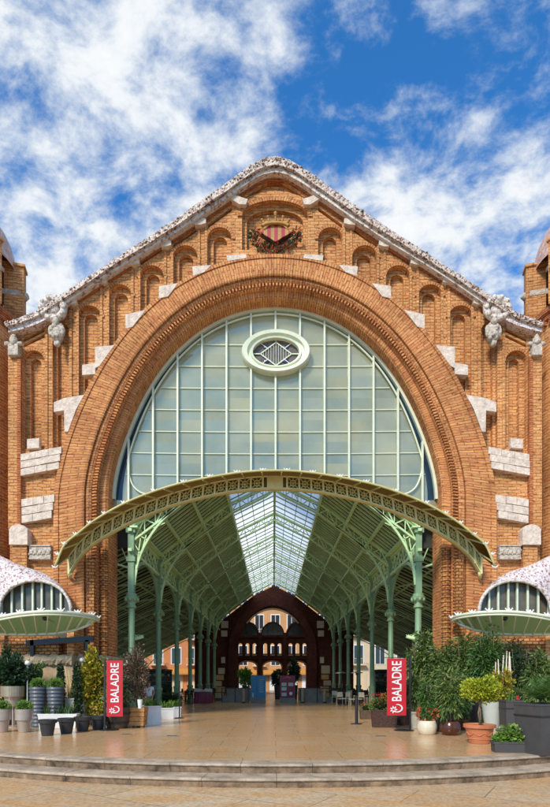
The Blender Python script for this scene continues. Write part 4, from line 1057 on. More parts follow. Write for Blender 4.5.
sweep(m_, O2, I2, [(0, YE+.05), (0, YE-.3), (.12, YE-.34), (.2, YE-.5), (1, YE-.5), (1, YE+.05)]); m_.build('rear_arch', 'brick_dark', hall)
m_ = MB(); sweep(m_, *[rp(bez(q, 4), YE-.4) for q in ([(246, 622.8), (252, 616.6), (259, 611.8), (266, 609), (xm, 608.3), (279.2, 609), (286.2, 611.8), (293, 616.6), (299, 622.8)], [(247, 623.5), (252.6, 617.7), (259.3, 613), (266, 610.3), (xm, 609.6), (279.2, 610.3), (285.9, 613), (292.6, 617.7), (298, 623.5)])], [(0, YE+.0), (0, YE-.42), (1, YE-.42), (1, YE)]); m_.build('rear_arch_edge', 'stone_panel', hall)
m_ = MB()
for cx in (246.5, xm, 298.7):
    w = MB(); pts = archniche(cx, 11, 622.6, 635, 11, n=14); w.prism(rp(pts), YE+.0, YE+.04); wo = w.build('rear_fanlight', 'win_dark', hall)
    b = MB(); b.tube([(p[0], YE-.02, p[1]) for p in rp(pts)], .07, 5)
    for dx in (-5, 0, 5): b.bar(P3(cx+dx, 634, YE-.02), P3(cx+dx, 622.6+11-math.sqrt(121-dx*dx), YE-.02), .06, .06)
    b.build('fanlight_bars', 'brick_dark', wo)
for y0_, y1_ in ((635, 637.5), (657, 659)): m_.b2((RX(238), YE-.15, P(0, y1_, YE)[1]), (RX(307.5), YE+.06, P(0, y0_, YE)[1]))
for cx in (236.8, 260, 284.8, 308.3): m_.b2((RX(cx-1.8), YE-.25, 0), (RX(cx+1.8), YE+.06, P(0, 633, YE)[1]))
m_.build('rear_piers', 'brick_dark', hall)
m_ = MB()
for cx in (240.2, 247.3, 254.4, 265.2, 272.4, 279.6, 290.6, 297.6, 304.6): m_.b2((RX(cx-2.2), YE-.12, P(0, 655.7, YE)[1]), (RX(cx+2.2), YE+.1, P(0, 654.4, YE)[1]))
m_.build('rear_sills', 'stone_panel', hall)
for s in (-1, 1):
    m_ = MB()
    for ya, yb, w in ((621, 628, 7), (630.5, 636.5, 6), (657, 663, 4)):
        a = xm+s*51.3; b = xm+s*(51.3-w); x0, x1 = sorted((RX(a), RX(b))); m_.b2((x0, YE-.1, P(0, yb, YE)[1]), (x1, YE+.1, P(0, ya, YE)[1]))
    m_.build('rear_stone_band', 'stone', hall)
for cx, hw in ((247.8, 9.6), (272.3, 9.8), (296.8, 9.6)):
    m_ = MB(); a = rp(archniche(cx, hw, 661, 693, 6, n=12)); m_.tube([(p[0], YE-.02, p[1]) for p in a], .09, 6); m_.build('rear_door_frame', 'wood', hall)
# ================================================================== GROUND
def disc_front(R, yc, z0, z1, xmax, n=90):
    pts = []
    a0 = math.asin(min(1, xmax/R))
    for k in range(n+1): a = -a0+2*a0*k/n; pts.append((R*math.sin(a), yc-R*math.cos(a)))
    return pts
def slab(name, front, yb, z0, z1, mat, nose=0.0):
    n = len(front); vs = [(p[0], p[1], z1) for p in front]+[(front[-1][0], yb, z1), (front[0][0], yb, z1)]
    m = len(vs); vs += [(v[0], v[1], z0) for v in vs]
    mb = MB(); mb.add(vs, [tuple(range(m)), tuple(range(m, 2*m))[::-1]]+[(i, (i+1) % m, (i+1) % m+m, i+m) for i in range(m)])
    o = mb.build(name, mat); o['kind'] = 'structure'; return o
F1 = disc_front(15.6, 4.8, 0, 0, 14.0); 
F1s = disc_front(15.25, 4.8, 0, 0, 13.7)
floor = slab('hall_floor', F1s, 60.0, -.39, 0.0, 'floor')
def steparc(name, R, yc, z1, h, w, xmax, mat, seg=1.45):
    top, ris = MB(), MB()
    a0 = math.asin(min(1, xmax/R)); L = 2*a0*R; n = int(L/seg)
    for k in range(n):
        A0, A1 = -a0+2*a0*k/n+.0003, -a0+2*a0*(k+1)/n-.0003; m = 8
        prof = [(R-w, z1), (R-.03, z1), (R, z1-.02), (R+.008, z1-.035), (R-.005, z1-.055), (R-.04, z1-.06), (R-.045, z1-h-.03), (R-w, z1-h-.03)]
        vs = []; dz = random.uniform(-.003, .003)
        for j in range(m+1):
            a = A0+(A1-A0)*j/m
            for (r, z) in prof: vs.append((r*math.sin(a), yc-r*math.cos(a), z+dz))
        rv = []
        for j in range(m+1):
            a = A0+(A1-A0)*j/m
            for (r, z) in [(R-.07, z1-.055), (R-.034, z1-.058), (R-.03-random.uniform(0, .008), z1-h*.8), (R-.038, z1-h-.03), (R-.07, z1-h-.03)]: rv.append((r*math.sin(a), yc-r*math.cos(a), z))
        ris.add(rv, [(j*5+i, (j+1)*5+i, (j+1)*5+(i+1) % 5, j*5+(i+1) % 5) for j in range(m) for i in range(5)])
        q = len(prof)
        fs = [(j*q+i, (j+1)*q+i, (j+1)*q+(i+1) % q, j*q+(i+1) % q) for j in range(m) for i in range(q)]
        fs += [tuple(range(q)), tuple(m*q+i for i in range(q))[::-1]]
        top.add(vs, fs)
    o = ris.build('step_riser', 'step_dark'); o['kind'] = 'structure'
    o = top.build(name, mat); o['kind'] = 'structure'; return o
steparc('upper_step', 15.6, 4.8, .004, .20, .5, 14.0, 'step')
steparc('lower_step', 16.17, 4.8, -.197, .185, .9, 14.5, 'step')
m_ = MB(); m_.add([(-900, -900, -.387), (900, -900, -.387), (900, 900, -.387), (-900, 900, -.387)], [(0, 1, 2, 3)]); o = m_.build('street', 'asphalt'); o['kind'] = 'structure'
m_ = MB(); m_.add([(-40, -40, -.382), (40, -40, -.382), (40, 4, -.382), (-40, 4, -.382)], [(0, 1, 2, 3)]); o = m_.build('pavement', 'pave'); o['kind'] = 'structure'
# ================================================================== BUILDINGS BEYOND
def building(name, label, x0, x1, yf, depth, h, mat, rows, cols, awn=None, face='y', group=None, shop='plaster_c', rail=True):
    root = empty(name, ((x0+x1)/2, yf, -.382), label, 'building', group)
    W = x1-x0; lx = lambda x: x-W/2
    MB().b2((-W/2, 0, 0), (W/2, depth, h)).build('wall', mat, root)
    MB().b2((-W/2-.2, -.35, h), (W/2+.2, depth, h+.5)).build('cornice', 'plaster_c', root)
    gf = 3.8; fh = (h-gf)/rows
    for r in range(rows):
        for c in range(cols):
            cx = -W/2+W*(c+.5)/cols; z = gf+fh*r+.5; ww = min(1.3, W/cols*.5); wh = fh*.62
            fr = MB().b2((cx-ww/2-.14, -.06, z-.1), (cx+ww/2+.14, .02, z+wh+.16)).build('window', 'white', root)
            MB().b2((cx-ww/2, -.075, z), (cx-.04, -.05, z+wh)).b2((cx+.04, -.075, z), (cx+ww/2, -.05, z+wh)).build('pane', 'win_dark', fr)
        if rail:
            z = gf+fh*r+.25
            b = MB()
            for c in range(cols):
                if c % 2 == 0:
                    cx = -W/2+W*(c+.5)/cols; b.b2((cx-1.1, -.9, z), (cx+1.1, 0, z+.14))
                    for t in range(9): b.b2((cx-1.08+.265*t, -.88, z+.14), (cx-1.05+.265*t, -.85, z+1.0))
                    b.b2((cx-1.1, -.9, z+1.0), (cx+1.1, -.84, z+1.06))
            b.build('balcony', 'plaster_c', root)
    b = MB()
    for c in range(cols):
        cx = -W/2+W*(c+.5)/cols; b.b2((cx-W/cols*.36, -.08, .2), (cx+W/cols*.36, .02, 2.9))
    b.build('shop_window', shop, root)
    if awn:
        b = MB(); b.prism([(-W/2+.3, 0), (W/2-.3, 0), (W/2-.3, .1), (-W/2+.3, .1)], 0, .1)
        b = MB(); vs = [(-W/2+.3, -1.3, 2.7), (W/2-.3, -1.3, 2.7), (W/2-.3, -.1, 3.4), (-W/2+.3, -.1, 3.4), (-W/2+.3, -1.3, 2.95), (W/2-.3, -1.3, 2.95), (W/2-.3, -.1, 3.6), (-W/2+.3, -.1, 3.6)]
        b.add(vs, [(0, 1, 2, 3), (7, 6, 5, 4), (0, 4, 5, 1), (1, 5, 6, 2), (2, 6, 7, 3), (3, 7, 4, 0)]); b.build('awning', awn, root)
    return root
building('apartment_building', 'orange rendered building with white framed windows seen past the left colonnade', -24, -10.5, 58, 10, 15, 'plaster_o', 3, 5, 'awning')
building('apartment_building', 'warm ochre brick building seen through the arch at the far end of the nave', -9, 9.5, 66, 10, 24, 'plaster_y', 4, 7, 'awning', shop='white')
building('apartment_building', 'cream building with balconies seen past the right colonnade', 11, 27, 58, 10, 17, 'plaster_c', 3, 5, None)
b1 = building('apartment_building', 'long cream building along the street beyond the left aisle', -22, 22, 0, 10, 14, 'plaster_c', 3, 12, 'awning'); b1.location = (-33, 28, -.382); b1.rotation_euler = (0, 0, PI/2)
b2 = building('apartment_building', 'long cream building along the street beyond the right aisle', -22, 22, 0, 10, 14, 'plaster_c', 3, 12, None); b2.location = (33, 28, -.382); b2.rotation_euler = (0, 0, -PI/2)
# ================================================================== THINGS IN FRONT
def kit(name, label, cat, px, bpy_, group=None, rz=0.0):
    x, y, s = ground(px, bpy_); return empty(name, (x, y, 0), label, cat, group, rz), s
def rpot(root, h, rt, rb, mat, lip=0.0, name='pot', belly=0.0, n=22, soil=True, z=0.0, ribs=0, lipm=None):
    m_ = MB()
    k = 10 if (belly or ribs) else 1
    prof = [(0.001, z), (rb*.95, z), (rb, z+.01)]
    steps = ribs*2 if ribs else k
    for i in range(1, steps+1):
        t = i/steps; r = rb+(rt-rb)*t+belly*math.sin(PI*t)
        if ribs: r += (.016 if i % 2 else -.012)
        prof.append((r, z+h*t))
    if lip: prof = prof[:-1]+[(rt-.015-(rt-rb)*.15, z+h-lip), (rt+.012, z+h-lip+.005), (rt+.018, z+h-.005)]
    prof += [(rt-.012, z+h+.004), (rt-.03, z+h-.02), (rt-.035, z+h-.05)]
    m_.lathe(prof, (0, 0, 0), max(n, 30), bool(belly)); p = m_.build(name, mat, root)
    if soil: MB().lathe([(rt-.036, z+h-.055), (0.001, z+h-.045)], (0, 0, 0), n).build('soil', 'soil', p)
    return p
def boxpot(root, w, d, h, mat, taper=0.0, name='pot', rim=.02):
    m_ = MB(); a = 1-taper
    def ring(f, z, w_=w, d_=d): return [(-w_/2*f, -d_/2*f, z), (w_/2*f, -d_/2*f, z), (w_/2*f, d_/2*f, z), (-w_/2*f, d_/2*f, z)]
    L = ring(a, 0)+ring(1, h-.06)+ring(1+rim/w*2, h-.055)+ring(1+rim/w*2, h)+ring(1-.05/w, h)+ring(1-.05/w, h-.06)
    fs = [(3, 2, 1, 0)]+[(k*4+i, k*4+(i+1) % 4, k*4+4+(i+1) % 4, k*4+4+i) for k in range(5) for i in range(4)]+[(20, 21, 22, 23)]
    m_.add(L, fs); p = m_.build(name, mat, root, raw=False)
    MB().b2((-w/2+.04, -d/2+.04, h-.07), (w/2-.04, d/2-.04, h-.055)).build('soil', 'soil', p); return p
def crown(root, c, r, n, mat='leaf', L=.06, asp=.45, core=True, clump=0, droop=0.0, name='foliage', up=0.0, shell=.55):
    m_ = MB()
    leaves(m_, c, r, n, L, asp, droop, shell, clump, up)
    o = m_.build(name, mat, root)
    if core: MB().ball(c, 1, 10, 7, (r[0]*.66, r[1]*.66, r[2]*.62), .12).build('foliage_core', 'crown_core', o)  # added dark filler ball, keeps the crown from being see-through between leaves
    return o
def stems(root, pts, r=.02, mat='trunk', name='stem'):
    m_ = MB()
    for p in pts: m_.tube(p, [r*(1-.6*i/(len(p)-1)) for i in range(len(p))], 6)
    return m_.build(name, mat, root)
def blades(root, c, n, L, w=.02, mat='leaf_bright', spread=.5, name='leaves', area=(0.1, 0.1)):
    m_ = MB()
    for _ in range(n):
        a = random.uniform(0, 2*PI); t = random.uniform(.15, 1)*spread; l = L*random.uniform(.6, 1.15)
        b = Vector((c[0]+random.uniform(-1, 1)*area[0], c[1]+random.uniform(-1, 1)*area[1], c[2])); d = Vector((math.cos(a), math.sin(a), 0)); s = Vector((-math.sin(a), math.cos(a), 0))
        pts = [b+d*(t*l*u*u)+Vector((0, 0, l*(u-.25*t*u*u))) for u in (0, .35, .7, 1)]; ws = (w, w*.95, w*.6, .002)
        vs = []
        for p, q in zip(pts, ws): vs += [p-s*q, p+s*q]
        m_.add(vs, [(0, 1, 3, 2), (2, 3, 5, 4), (4, 5, 7, 6)])
    return m_.build(name, mat, root)
def shrub(root, base_z, h, w, n, mat, L=.12, asp=.28, droop=.4, nst=5, clump=26, depth=None, lean=0.0):
    depth = depth or w*.8; pts = []
    for k in range(nst):
        a = 2*PI*k/nst+random.random(); x = math.cos(a)*w*.28; y = math.sin(a)*depth*.28
        pts.append([(x*.12, y*.12, base_z), (x*.5+random.uniform(-.03, .03), y*.5, base_z+h*.35), (x+lean*.5, y, base_z+h*.7), (x*1.3+lean, y*1.2, base_z+h*.95)])
    stems(root, pts, .018)
    m_ = MB(); leaves(m_, (lean*.5, 0, base_z+h*.53), (w/2, depth/2, h*.50), int(n*1.9), L*1.1, asp*1.15, droop, .2, int(clump*1.7))
    return m_.build('foliage', mat, root)
# ---- left display ---------------------------------------------------
G1 = 'taupe metal pots with clipped balls'
for px, lab in ((2, 'tapered taupe metal pot with clipped green ball, cut by the left edge of the picture'), (24, 'tapered taupe metal pot with clipped green ball, beside the white trough of aloes')):
    r, s = kit('potted_boxwood', lab, 'potted plant', px, 732, G1)
    rpot(r, 23*s, 8*s, 5.2*s, 'taupe', lip=11*s); crown(r, (0, 0, 26*s), (8*s, 8*s, 5.5*s), 900, 'leaf_bright', .045, .6)
r, s = kit('pedestal_planter', 'wide bronze band planter on a stem holding a dark leafy shrub', 'potted plant', 13, 727)
MB().lathe([(.001, 0), (.2, 0), (.2, .03), (.04, .05), (.04, 20*s), (6*s, 21*s), (8.5*s, 31*s)], n=22, smooth=False).build('pedestal', 'taupe', r)
rpot(r, 10.5*s, 11.5*s, 11.3*s, 'bronze', z=30.5*s)
shrub(r, 40*s, 31*s, 32*s, 2600, 'leaf_dark', .13, .55, .1, clump=30)
G2 = 'ribbed slate blue pots with round green plants'
for px, lab in ((38, 'ribbed slate blue glazed pot with a low green cushion plant, nearer the pedestal planter'), (55.5, 'ribbed slate blue glazed pot with a low green cushion plant, nearer the dry sticks')):
    r, s = kit('ribbed_pot', lab, 'potted plant', px, 727, G2)
    rpot(r, 40*s, 8.4*s, 5.8*s, 'slate', ribs=11); crown(r, (0, 0, 42*s), (7.6*s, 7.6*s, 7*s), 1300, 'leaf_bright', .05, .5)
r, s = kit('aloe_trough', 'long white trough of spiky aloes behind the black plastic pots', 'potted plant', 59, 727.5)
boxpot(r, 38*s, 10*s, 14*s, 'white_pot', .06, 'trough'); blades(r, (0, 0, 13*s), 70, 13*s, .018, 'leaf', .7, area=(16*s, 3*s))
G3 = 'black plastic nursery pots in a row'
for k, (px, by, w, lab) in enumerate(((47.5, 735.5, 15, 'empty looking black plastic pot nearest the steps, leftmost of the row of four'), (66.5, 733.3, 14.5, 'black plastic pot second from the left in the row of four'),
                              (82.5, 731.2, 14, 'black plastic pot below the silver planter, third in the row of four'), (98, 729.5, 13.5, 'black plastic pot under the yellow croton, beside the left red banner'))):
    r, s = kit('black_pot', lab, 'pot', px, by, G3); rpot(r, (16-.7*k)*s, w*.57*s, w*.37*s, 'black_pot', lip=3.5*s)
r, s = kit('stick_planter', 'grey box pot with tall dry golden sticks', 'potted plant', 71, 726)
boxpot(r, 9*s, 9*s, 28*s, 'taupe', .1); 
stems(r, [[(dx*s, 0, 26*s), ((dx*1.1+a)*s, 0, 42*s), ((dx*1.6+b)*s, 0, z*s)] for dx, a, b, z in ((-2, -1, -3, 60), (-1, .4, -1, 56), (0, 0, 1.5, 48), (1, 1.5, 2.5, 62), (2.2, .5, 2, 63), (-2.5, -.5, -.5, 50))], .028, 'stick', 'stick')
blades(r, (0, 0, 27*s), 24, 8*s, .014, 'leaf', .6, area=(3*s, 2*s))
r, s = kit('silver_planter', 'shiny silver tapered planter with dark grass', 'potted plant', 82, 725)
rpot(r, 25*s, 6.2*s, 4.6*s, 'silver', lip=4*s); blades(r, (0, 0, 24*s), 90, 8*s, .012, 'leaf_dark', .6, area=(4*s, 4*s))
for px, lab, hh in ((60.5, 'slim cone of dark ivy between slate pot and dry sticks', 60), (76.5, 'slim cone of dark ivy behind the silver planter', 62)):
    r, s = kit('ivy_cone', lab, 'potted plant', px, 726, 'ivy cones')
    rpot(r, 12*s, 4*s, 3*s, 'black_pot'); m_ = MB()
    for k in range(12): t = k/11; leaves(m_, (0, 0, (12+(hh-14)*t)*s), ((6.3-4.2*t)*s, (5.5-3.5*t)*s, 4*s), 150, .075, .8, .3, .5)
    m_.build('foliage', 'leaf_dark', r); stems(r, [[(0, 0, 11*s), (0, 0, (hh-4)*s)]], .012)
r, s = kit('cactus_pot', 'small cactus in a white pot on a terracotta block against the wall', 'potted plant', 39.5, 725.2)
MB().b2((-4*s, -3*s, 0), (9*s, 3*s, 38*s)).build('block', 'terracotta', r); rpot(r, 8*s, 3.5*s, 3*s, 'white_pot', z=38*s)
m_ = MB(); m_.ball((0, 0, 52*s), 3.6*s, 10, 8, (1, .8, 1.7), .03); m_.ball((-3*s, 0, 57*s), 2*s, 8, 6, (1, .8, 1.6)); m_.ball((3.2*s, 0, 60*s), 2*s, 8, 6, (1, .8, 1.7)); m_.build('cactus', 'leaf', r)
r, s = kit('croton_shrub', 'tall yellow and green croton beside the left red banner', 'potted plant', 95, 725)
rpot(r, 10*s, 5*s, 4*s, 'black_pot'); shrub(r, 9*s, 62*s, 27*s, 2800, 'leaf_gold', .13, .6, .1, clump=34, depth=.7)
# ---- black frame and globe lamps
x, y, s = ground(60, 724)
r = empty('display_stand', (x, y+.05, 0), 'black square metal frame standing over the plant display by the wall', 'stand')
for dx in (-28, 27): MB().b2((dx*s-.07, -.07, 0), (dx*s+.07, .07, 84*s)).build('post', 'black', r)
m_ = MB(); m_.bar((-34*s, 0, 81*s), (33*s, 0, 85.5*s), .14, .22); m_.build('crossbar', 'black', r)
for px, by, gy, lab in ((27.5, 727, 663, 'round white globe lamp on a silver post, beside the bronze planter'), (82.5, 724, 660, 'round white globe lamp on a tan post, beside the yellow croton')):
    r, s = kit('globe_lamp', lab, 'lamp', px, by, 'white globe garden lamps')
    h = (by-gy)*s; MB().lathe([(.09, 0), (.09, .04), (.035, .06), (.03, h-.1), (.06, h-.07)], n=10).build('post', 'silver' if px < 50 else 'stick', r)
    MB().ball((0, 0, h), .115, 14, 10, (1, 1, .85)).build('globe', 'white', r)
# ---- banners
def textmesh(body, w, h, cx=0.0, cz=0.0):
    cu = bpy.data.curves.new('t', 'FONT'); cu.body = body; cu.size = 1; cu.extrude = .01; cu.offset = 0.012
    o = bpy.data.objects.new('t', cu); COL.objects.link(o); dg = bpy.context.evaluated_depsgraph_get()
    me = bpy.data.meshes.new_from_object(o.evaluated_get(dg)); bpy.data.objects.remove(o)
    xs = [v.co.x for v in me.vertices]; ys = [v.co.y for v in me.vertices]
    kx = w/(max(xs)-min(xs)); ky = h/(max(ys)-min(ys)); mx_, my_ = (max(xs)+min(xs))/2, (max(ys)+min(ys))/2
    for v in me.vertices:
        a, b, c = v.co; v.co = (cx-(b-my_)*ky, -c*.4-.006, cz+(a-mx_)*kx)
    return me
def banner(px0, px1, py0, py1, by, polepx, lab):
    xc, y, s = ground((px0+px1)/2, by); r = empty('sign_banner', (xc, y, 0), lab, 'banner', 'red shop banners')
    w = (px1-px0)*s; h = (py1-py0)*s; zb = (by-py1)*s; dp = (polepx-(px0+px1)/2)*s; zt = zb+h
    pan = MB().b2((-w/2, 0, zb), (w/2, .012, zb+h)).build('panel', 'red', r)
    MB().b2((dp-.028, -.03, 0), (dp+.028, .03, zt+.06)).bar((dp, .015, zt+.03), (-dp*.9, .015, zt+.03), .02).build('pole', 'black', r)
    MB().lathe([(.001, 0), (.34, 0), (.34, .015), (.30, .03), (.05, .035)], (dp*.55, 0, 0), 28).build('base_plate', 'black', r)
    me = textmesh('BALADRE', h*.70, w*.50, 0, zb+h*.605); o = bpy.data.objects.new('lettering', me); COL.objects.link(o); me.materials.append(M['white']); o.parent = pan
    m_ = MB(); c = Vector((-.12*w*1.3, -.01, zb+h*.105)); R = w*.19
    for k in range(7):
        a = 2*PI*k/7; d = Vector((math.cos(a), 0, math.sin(a))); sd_ = Vector((-d.z, 0, d.x)); 
        m_.add([c+d*R*.2, c+d*R*.65+sd_*R*.22, c+d*R*1.1, c+d*R*.65-sd_*R*.22], [(0, 1, 2, 3)])
    pts = [Vector((w*.02+w*.27*math.sin(t*PI/9*1.05), -.012, zb+h*.11-w*.20*math.cos(t*PI/9*1.05)+w*.05)) for t in range(-2, 10)]
    m_.tube(pts, [w*.02+w*.025*math.sin(PI*(k)/11) for k in range(12)], 6)
    m_.build('flower_emblem', 'white', pan, raw=True)
banner(106.5, 122.8, 660.5, 716.5, 730, 104.8, 'red vertical shop banner with white lettering, left of the entrance beside the wooden tubs')
banner(387, 406.2, 658.5, 715.5, 730.5, 410, 'red vertical shop banner with white lettering, right of the entrance beside the wicker planter')
# ---- left of entrance: tubs and troughs
r, s = kit('half_barrel', 'dark half barrel tub behind the left red banner', 'potted plant', 117, 728)
rpot(r, 21*s, 12.5*s, 9.5*s, 'wood_dark', belly=1.2*s)
m_ = MB(); m_.lathe([(11.7*s, 5*s), (11.9*s, 7*s)], n=24); m_.lathe([(13.2*s, 14*s), (13.4*s, 16*s)], n=24); m_.build('hoop', 'black', r)
shrub(r, 20*s, 34*s, 26*s, 1500, 'leaf_mixed', .10, .4, .2, clump=22)
r, s = kit('slatted_tub', 'slatted orange wood planter with a pink leaved shrub', 'potted plant', 137.5, 727)
m_ = MB()
for k in range(4):
    t = k/4; w = (15.5+2.6*t)*s; m_.b2((-w/2, -w/2, (2+4.6*k)*s), (w/2, w/2, (6.2+4.6*k)*s))
m_.b2((-6*s, -6*s, 0), (-4.5*s, -4.5*s, 2.2*s)); m_.b2((4.5*s, -6*s, 0), (6*s, -4.5*s, 2.2*s)); m_.b2((-6*s, 4.5*s, 0), (-4.5*s, 6*s, 2.2*s)); m_.b2((4.5*s, 4.5*s, 0), (6*s, 6*s, 2.2*s))
m_.build('slats', 'wood', r); shrub(r, 20*s, 58*s, 25*s, 2300, 'leaf_pink', .085, .4, .1, clump=40, lean=-.12)
r, s = kit('white_pot', 'little white pot tucked into the pink leaved shrub', 'pot', 140, 729.2)
rpot(r, 9*s, 2.6*s, 1.8*s, 'white_pot', z=20.7*s)
blades(r, (0, 0, 29*s), 14, 5*s, .01, 'leaf', .6, area=(.04, .04))
for px, by, w, d_, h, lab in ((151.5, 724, 17, 15, 18.5, 'largest white trough of greenery, next to the slatted orange tub'), (166.5, 719, 12.5, 12, 11.5, 'middle white trough of greenery along the hall entrance'), (176, 717, 8.5, 9, 10.5, 'smallest white trough of greenery, next to the black barrier post')):
    r, s = kit('white_trough', lab, 'potted plant', px, by, 'white troughs left of the entrance', rz=.35)
    boxpot(r, w*s, d_*s, h*s, 'white_pot', .05, 'trough'); blades(r, (0, 0, h*s-.05), 60, 9*s, .022, 'leaf_bright', 1.0, area=(w*.4*s, d_*.35*s))
    crown(r, (0, 0, h*s+.06), (w*.45*s, d_*.42*s, 3*s), 260, 'leaf', .09, .35, core=False)
r, s = kit('dark_hedge', 'dark leafy planter box between the first columns on the left', 'potted plant', 168, 711)
boxpot(r, 26*s, 10*s, 8*s, 'black_pot', .05, 'trough'); crown(r, (0, 0, 12*s), (14*s, 6*s, 6*s), 700, 'leaf_dark', .12, .45)
G4 = 'black barrier posts beside the entrance'
for px, by, h, lab in ((179.5, 718, 37, 'tall thin black barrier post left of the entrance'), (356.5, 724, 28, 'thick black barrier post right of the entrance'), (375, 712, 40, 'slim black post behind the right red banner')):
    r, s = kit('barrier_post', lab, 'post', px, by, G4)
    MB().lathe([(.06 if h < 30 else .03, 0.03), (.06 if h < 30 else .03, h*s), (.001, h*s+.03)], n=12).build('post', 'black', r)
    MB().lathe([(.001, 0), (.22, 0), (.22, .02), (.06, .035)], n=20).build('base', 'black', r)
# ---- right display
r, s = kit('wicker_planter', 'dark wicker planter box with red flowers, under the right red banner', 'potted plant', 384, 727, rz=-.1)
boxpot(r, 25*s, 14*s, 17.5*s, 'wicker', .07, 'basket'); crown(r, (-3*s, 0, 22*s), (11*s, 6*s, 7*s), 500, 'leaf', .09, .4); crown(r, (-5*s, 0, 28*s), (10*s, 6*s, 6*s), 130, 'flower_red', .07, .7, core=False, name='flowers')
crown(r, (4*s, 0, 27*s), (8*s, 5*s, 7*s), 300, 'leaf_croton', .08, .4, core=False, name='variegated_leaves')
r, s = kit('wicker_planter', 'second dark wicker planter standing behind the banner pole', 'potted plant', 402, 725)
boxpot(r, 15*s, 12*s, 16*s, 'wicker', .07, 'basket'); shrub(r, 15*s, 34*s, 18*s, 900, 'leaf', .10, .3, .3)
r, s = kit('cream_pot', 'cream pot half hidden behind the wicker planter with flowers', 'potted plant', 376, 722.5)
rpot(r, 14*s, 5.5*s, 4*s, 'cream_pot'); crown(r, (0, 0, 17*s), (7*s, 6*s, 6*s), 420, 'leaf_bright', .08, .4)
r, s = kit('wooden_box', 'small brown wooden box of plants left of the cream pot', 'potted plant', 366.5, 719)
boxpot(r, 13*s, 8*s, 9*s, 'wood_dark', .05, 'box'); crown(r, (0, 0, 11*s), (6.5*s, 4*s, 4.5*s), 300, 'leaf', .07, .4); crown(r, (0, 0, 15*s), (6*s, 4*s, 3*s), 60, 'flower_red', .05, .8, core=False, name='flowers')
r, s = kit('cream_pot', 'cream tapered pot right of the banner pole with a bushy green plant', 'potted plant', 415.5, 728)
rpot(r, 16.5*s, 5.6*s, 4*s, 'cream_pot', lip=2*s); shrub(r, 16*s, 42*s, 19*s, 1300, 'leaf_weep', .14, .26, .6)
r, s = kit('cream_bowl', 'squat cream glazed bowl with rust coloured leaves', 'potted plant', 427, 734)
rpot(r, 13.5*s, 8.2*s, 7.6*s, 'cream_pot', belly=1.9*s, n=28); crown(r, (0, 0, 20*s), (10*s, 7*s, 7*s), 170, 'leaf_rust', .13, .5, core=False, name='rust_leaves', up=.5)
shrub(r, 13*s, 38*s, 17*s, 900, 'leaf', .14, .2, .8, clump=14)
r, s = kit('brown_pot', 'round dark brown glazed pot with highlights, beside the cream bowl', 'potted plant', 450, 735)
rpot(r, 14*s, 8*s, 7*s, 'brown_glaze', belly=2.6*s, n=28); shrub(r, 13*s, 52*s, 24*s, 1700, 'leaf_weep', .19, .17, .9, clump=22)
r, s = kit('brown_pot', 'small dark brown pot squeezed between cream bowl and round brown pot', 'pot', 439.5, 731.5)
rpot(r, 11*s, 3.8*s, 3*s, 'brown_glaze', belly=.6*s)
r, s = kit('brown_pot', 'reddish brown pot just left of the terracotta bowl', 'potted plant', 463, 730)
rpot(r, 11*s, 6.4*s, 4.6*s, 'brown_glaze', lip=2*s); shrub(r, 10*s, 42*s, 16*s, 900, 'leaf', .15, .2, .8, clump=14); stems(r, [[(0, 0, 9*s), (-4*s, -.05, 24*s), (-9*s, -.1, 36*s)]], .025, 'stick', 'cane')
# tall weeping shrubs against the wall
G5 = 'tall leafy shrubs against the right pier'
for px, by, h, w, mat, ln, lab in ((423, 722.6, 84, 25, 'leaf_weep', .18, 'tall weeping shrub directly beside the first green column on the right'),
                                   (443, 723.6, 80, 30, 'leaf_weep', .19, 'tall weeping shrub in front of the right pier plinth'),
                                   (467, 724.5, 84, 32, 'leaf_weep', .19, 'tall weeping shrub at the right end of the pier plinth, above the terracotta bowl'),
                                   (489, 726.3, 94, 30, 'leaf', .16, 'tallest dark shrub under the right portal marquee'),
                                   (520, 726, 80, 38, 'leaf_dark', .15, 'broad dark shrub behind the tall grey planters'),
                                   (541, 728, 72, 30, 'leaf_weep', .18, 'arching green shrub at the right edge against the brick wall')):
    r, s = kit('tall_shrub', lab, 'shrub', px, by, G5)
    rpot(r, 12*s, 5*s, 4*s, 'black_pot'); shrub(r, 4*s, h*s-4*s, w*1.15*s, 3600, mat, ln, .24, .8, nst=6, clump=60, depth=.9)
r, s = kit('birch_poles', 'cluster of short white painted sticks among the dark shrubs', 'decoration', 503, 729)
stems(r, [[(dx*s, 0, 0), ((dx+random.uniform(-.5, .5))*s, 0, 40*s), ((dx+t)*s, 0, z*s)] for dx, t, z in ((-8, .8, 67), (-4, -.9, 70), (-1, 1.6, 74), (2, 1.9, 78), (5, 1.5, 77), (8, -1.2, 73))], .04, 'stone', 'stick')
r, s = kit('croton_shrub', 'yellow and orange croton above the red panel on the right', 'potted plant', 502, 729.6)
rpot(r, 12*s, 5*s, 4*s, 'black_pot'); shrub(r, 12*s, 47*s, 27*s, 1700, 'leaf_gold', .11, .6, .1, clump=26)
r, s = kit('terracotta_bowl', 'wide terracotta bowl with swags holding a yellow topiary tree', 'potted plant', 479.5, 743)
rpot(r, 19*s, 15*s, 10*s, 'terracotta', lip=3.5*s, n=32)
m_ = MB()
for k in range(8):
    a0 = 2*PI*k/8; m_.tube([((12.7-1.0*math.sin(PI*t/6)*.7)*s*math.cos(a0+t*PI/24), (12.7-1.0*math.sin(PI*t/6)*.7)*s*math.sin(a0+t*PI/24), (11.5-3.2*math.sin(PI*t/6))*s) for t in range(7)], .018, 6)
m_.lathe([(11.0*s, 4*s), (11.6*s, 4.6*s), (11.3*s, 5.4*s)], n=32); m_.build('swag_relief', 'terracotta', r)
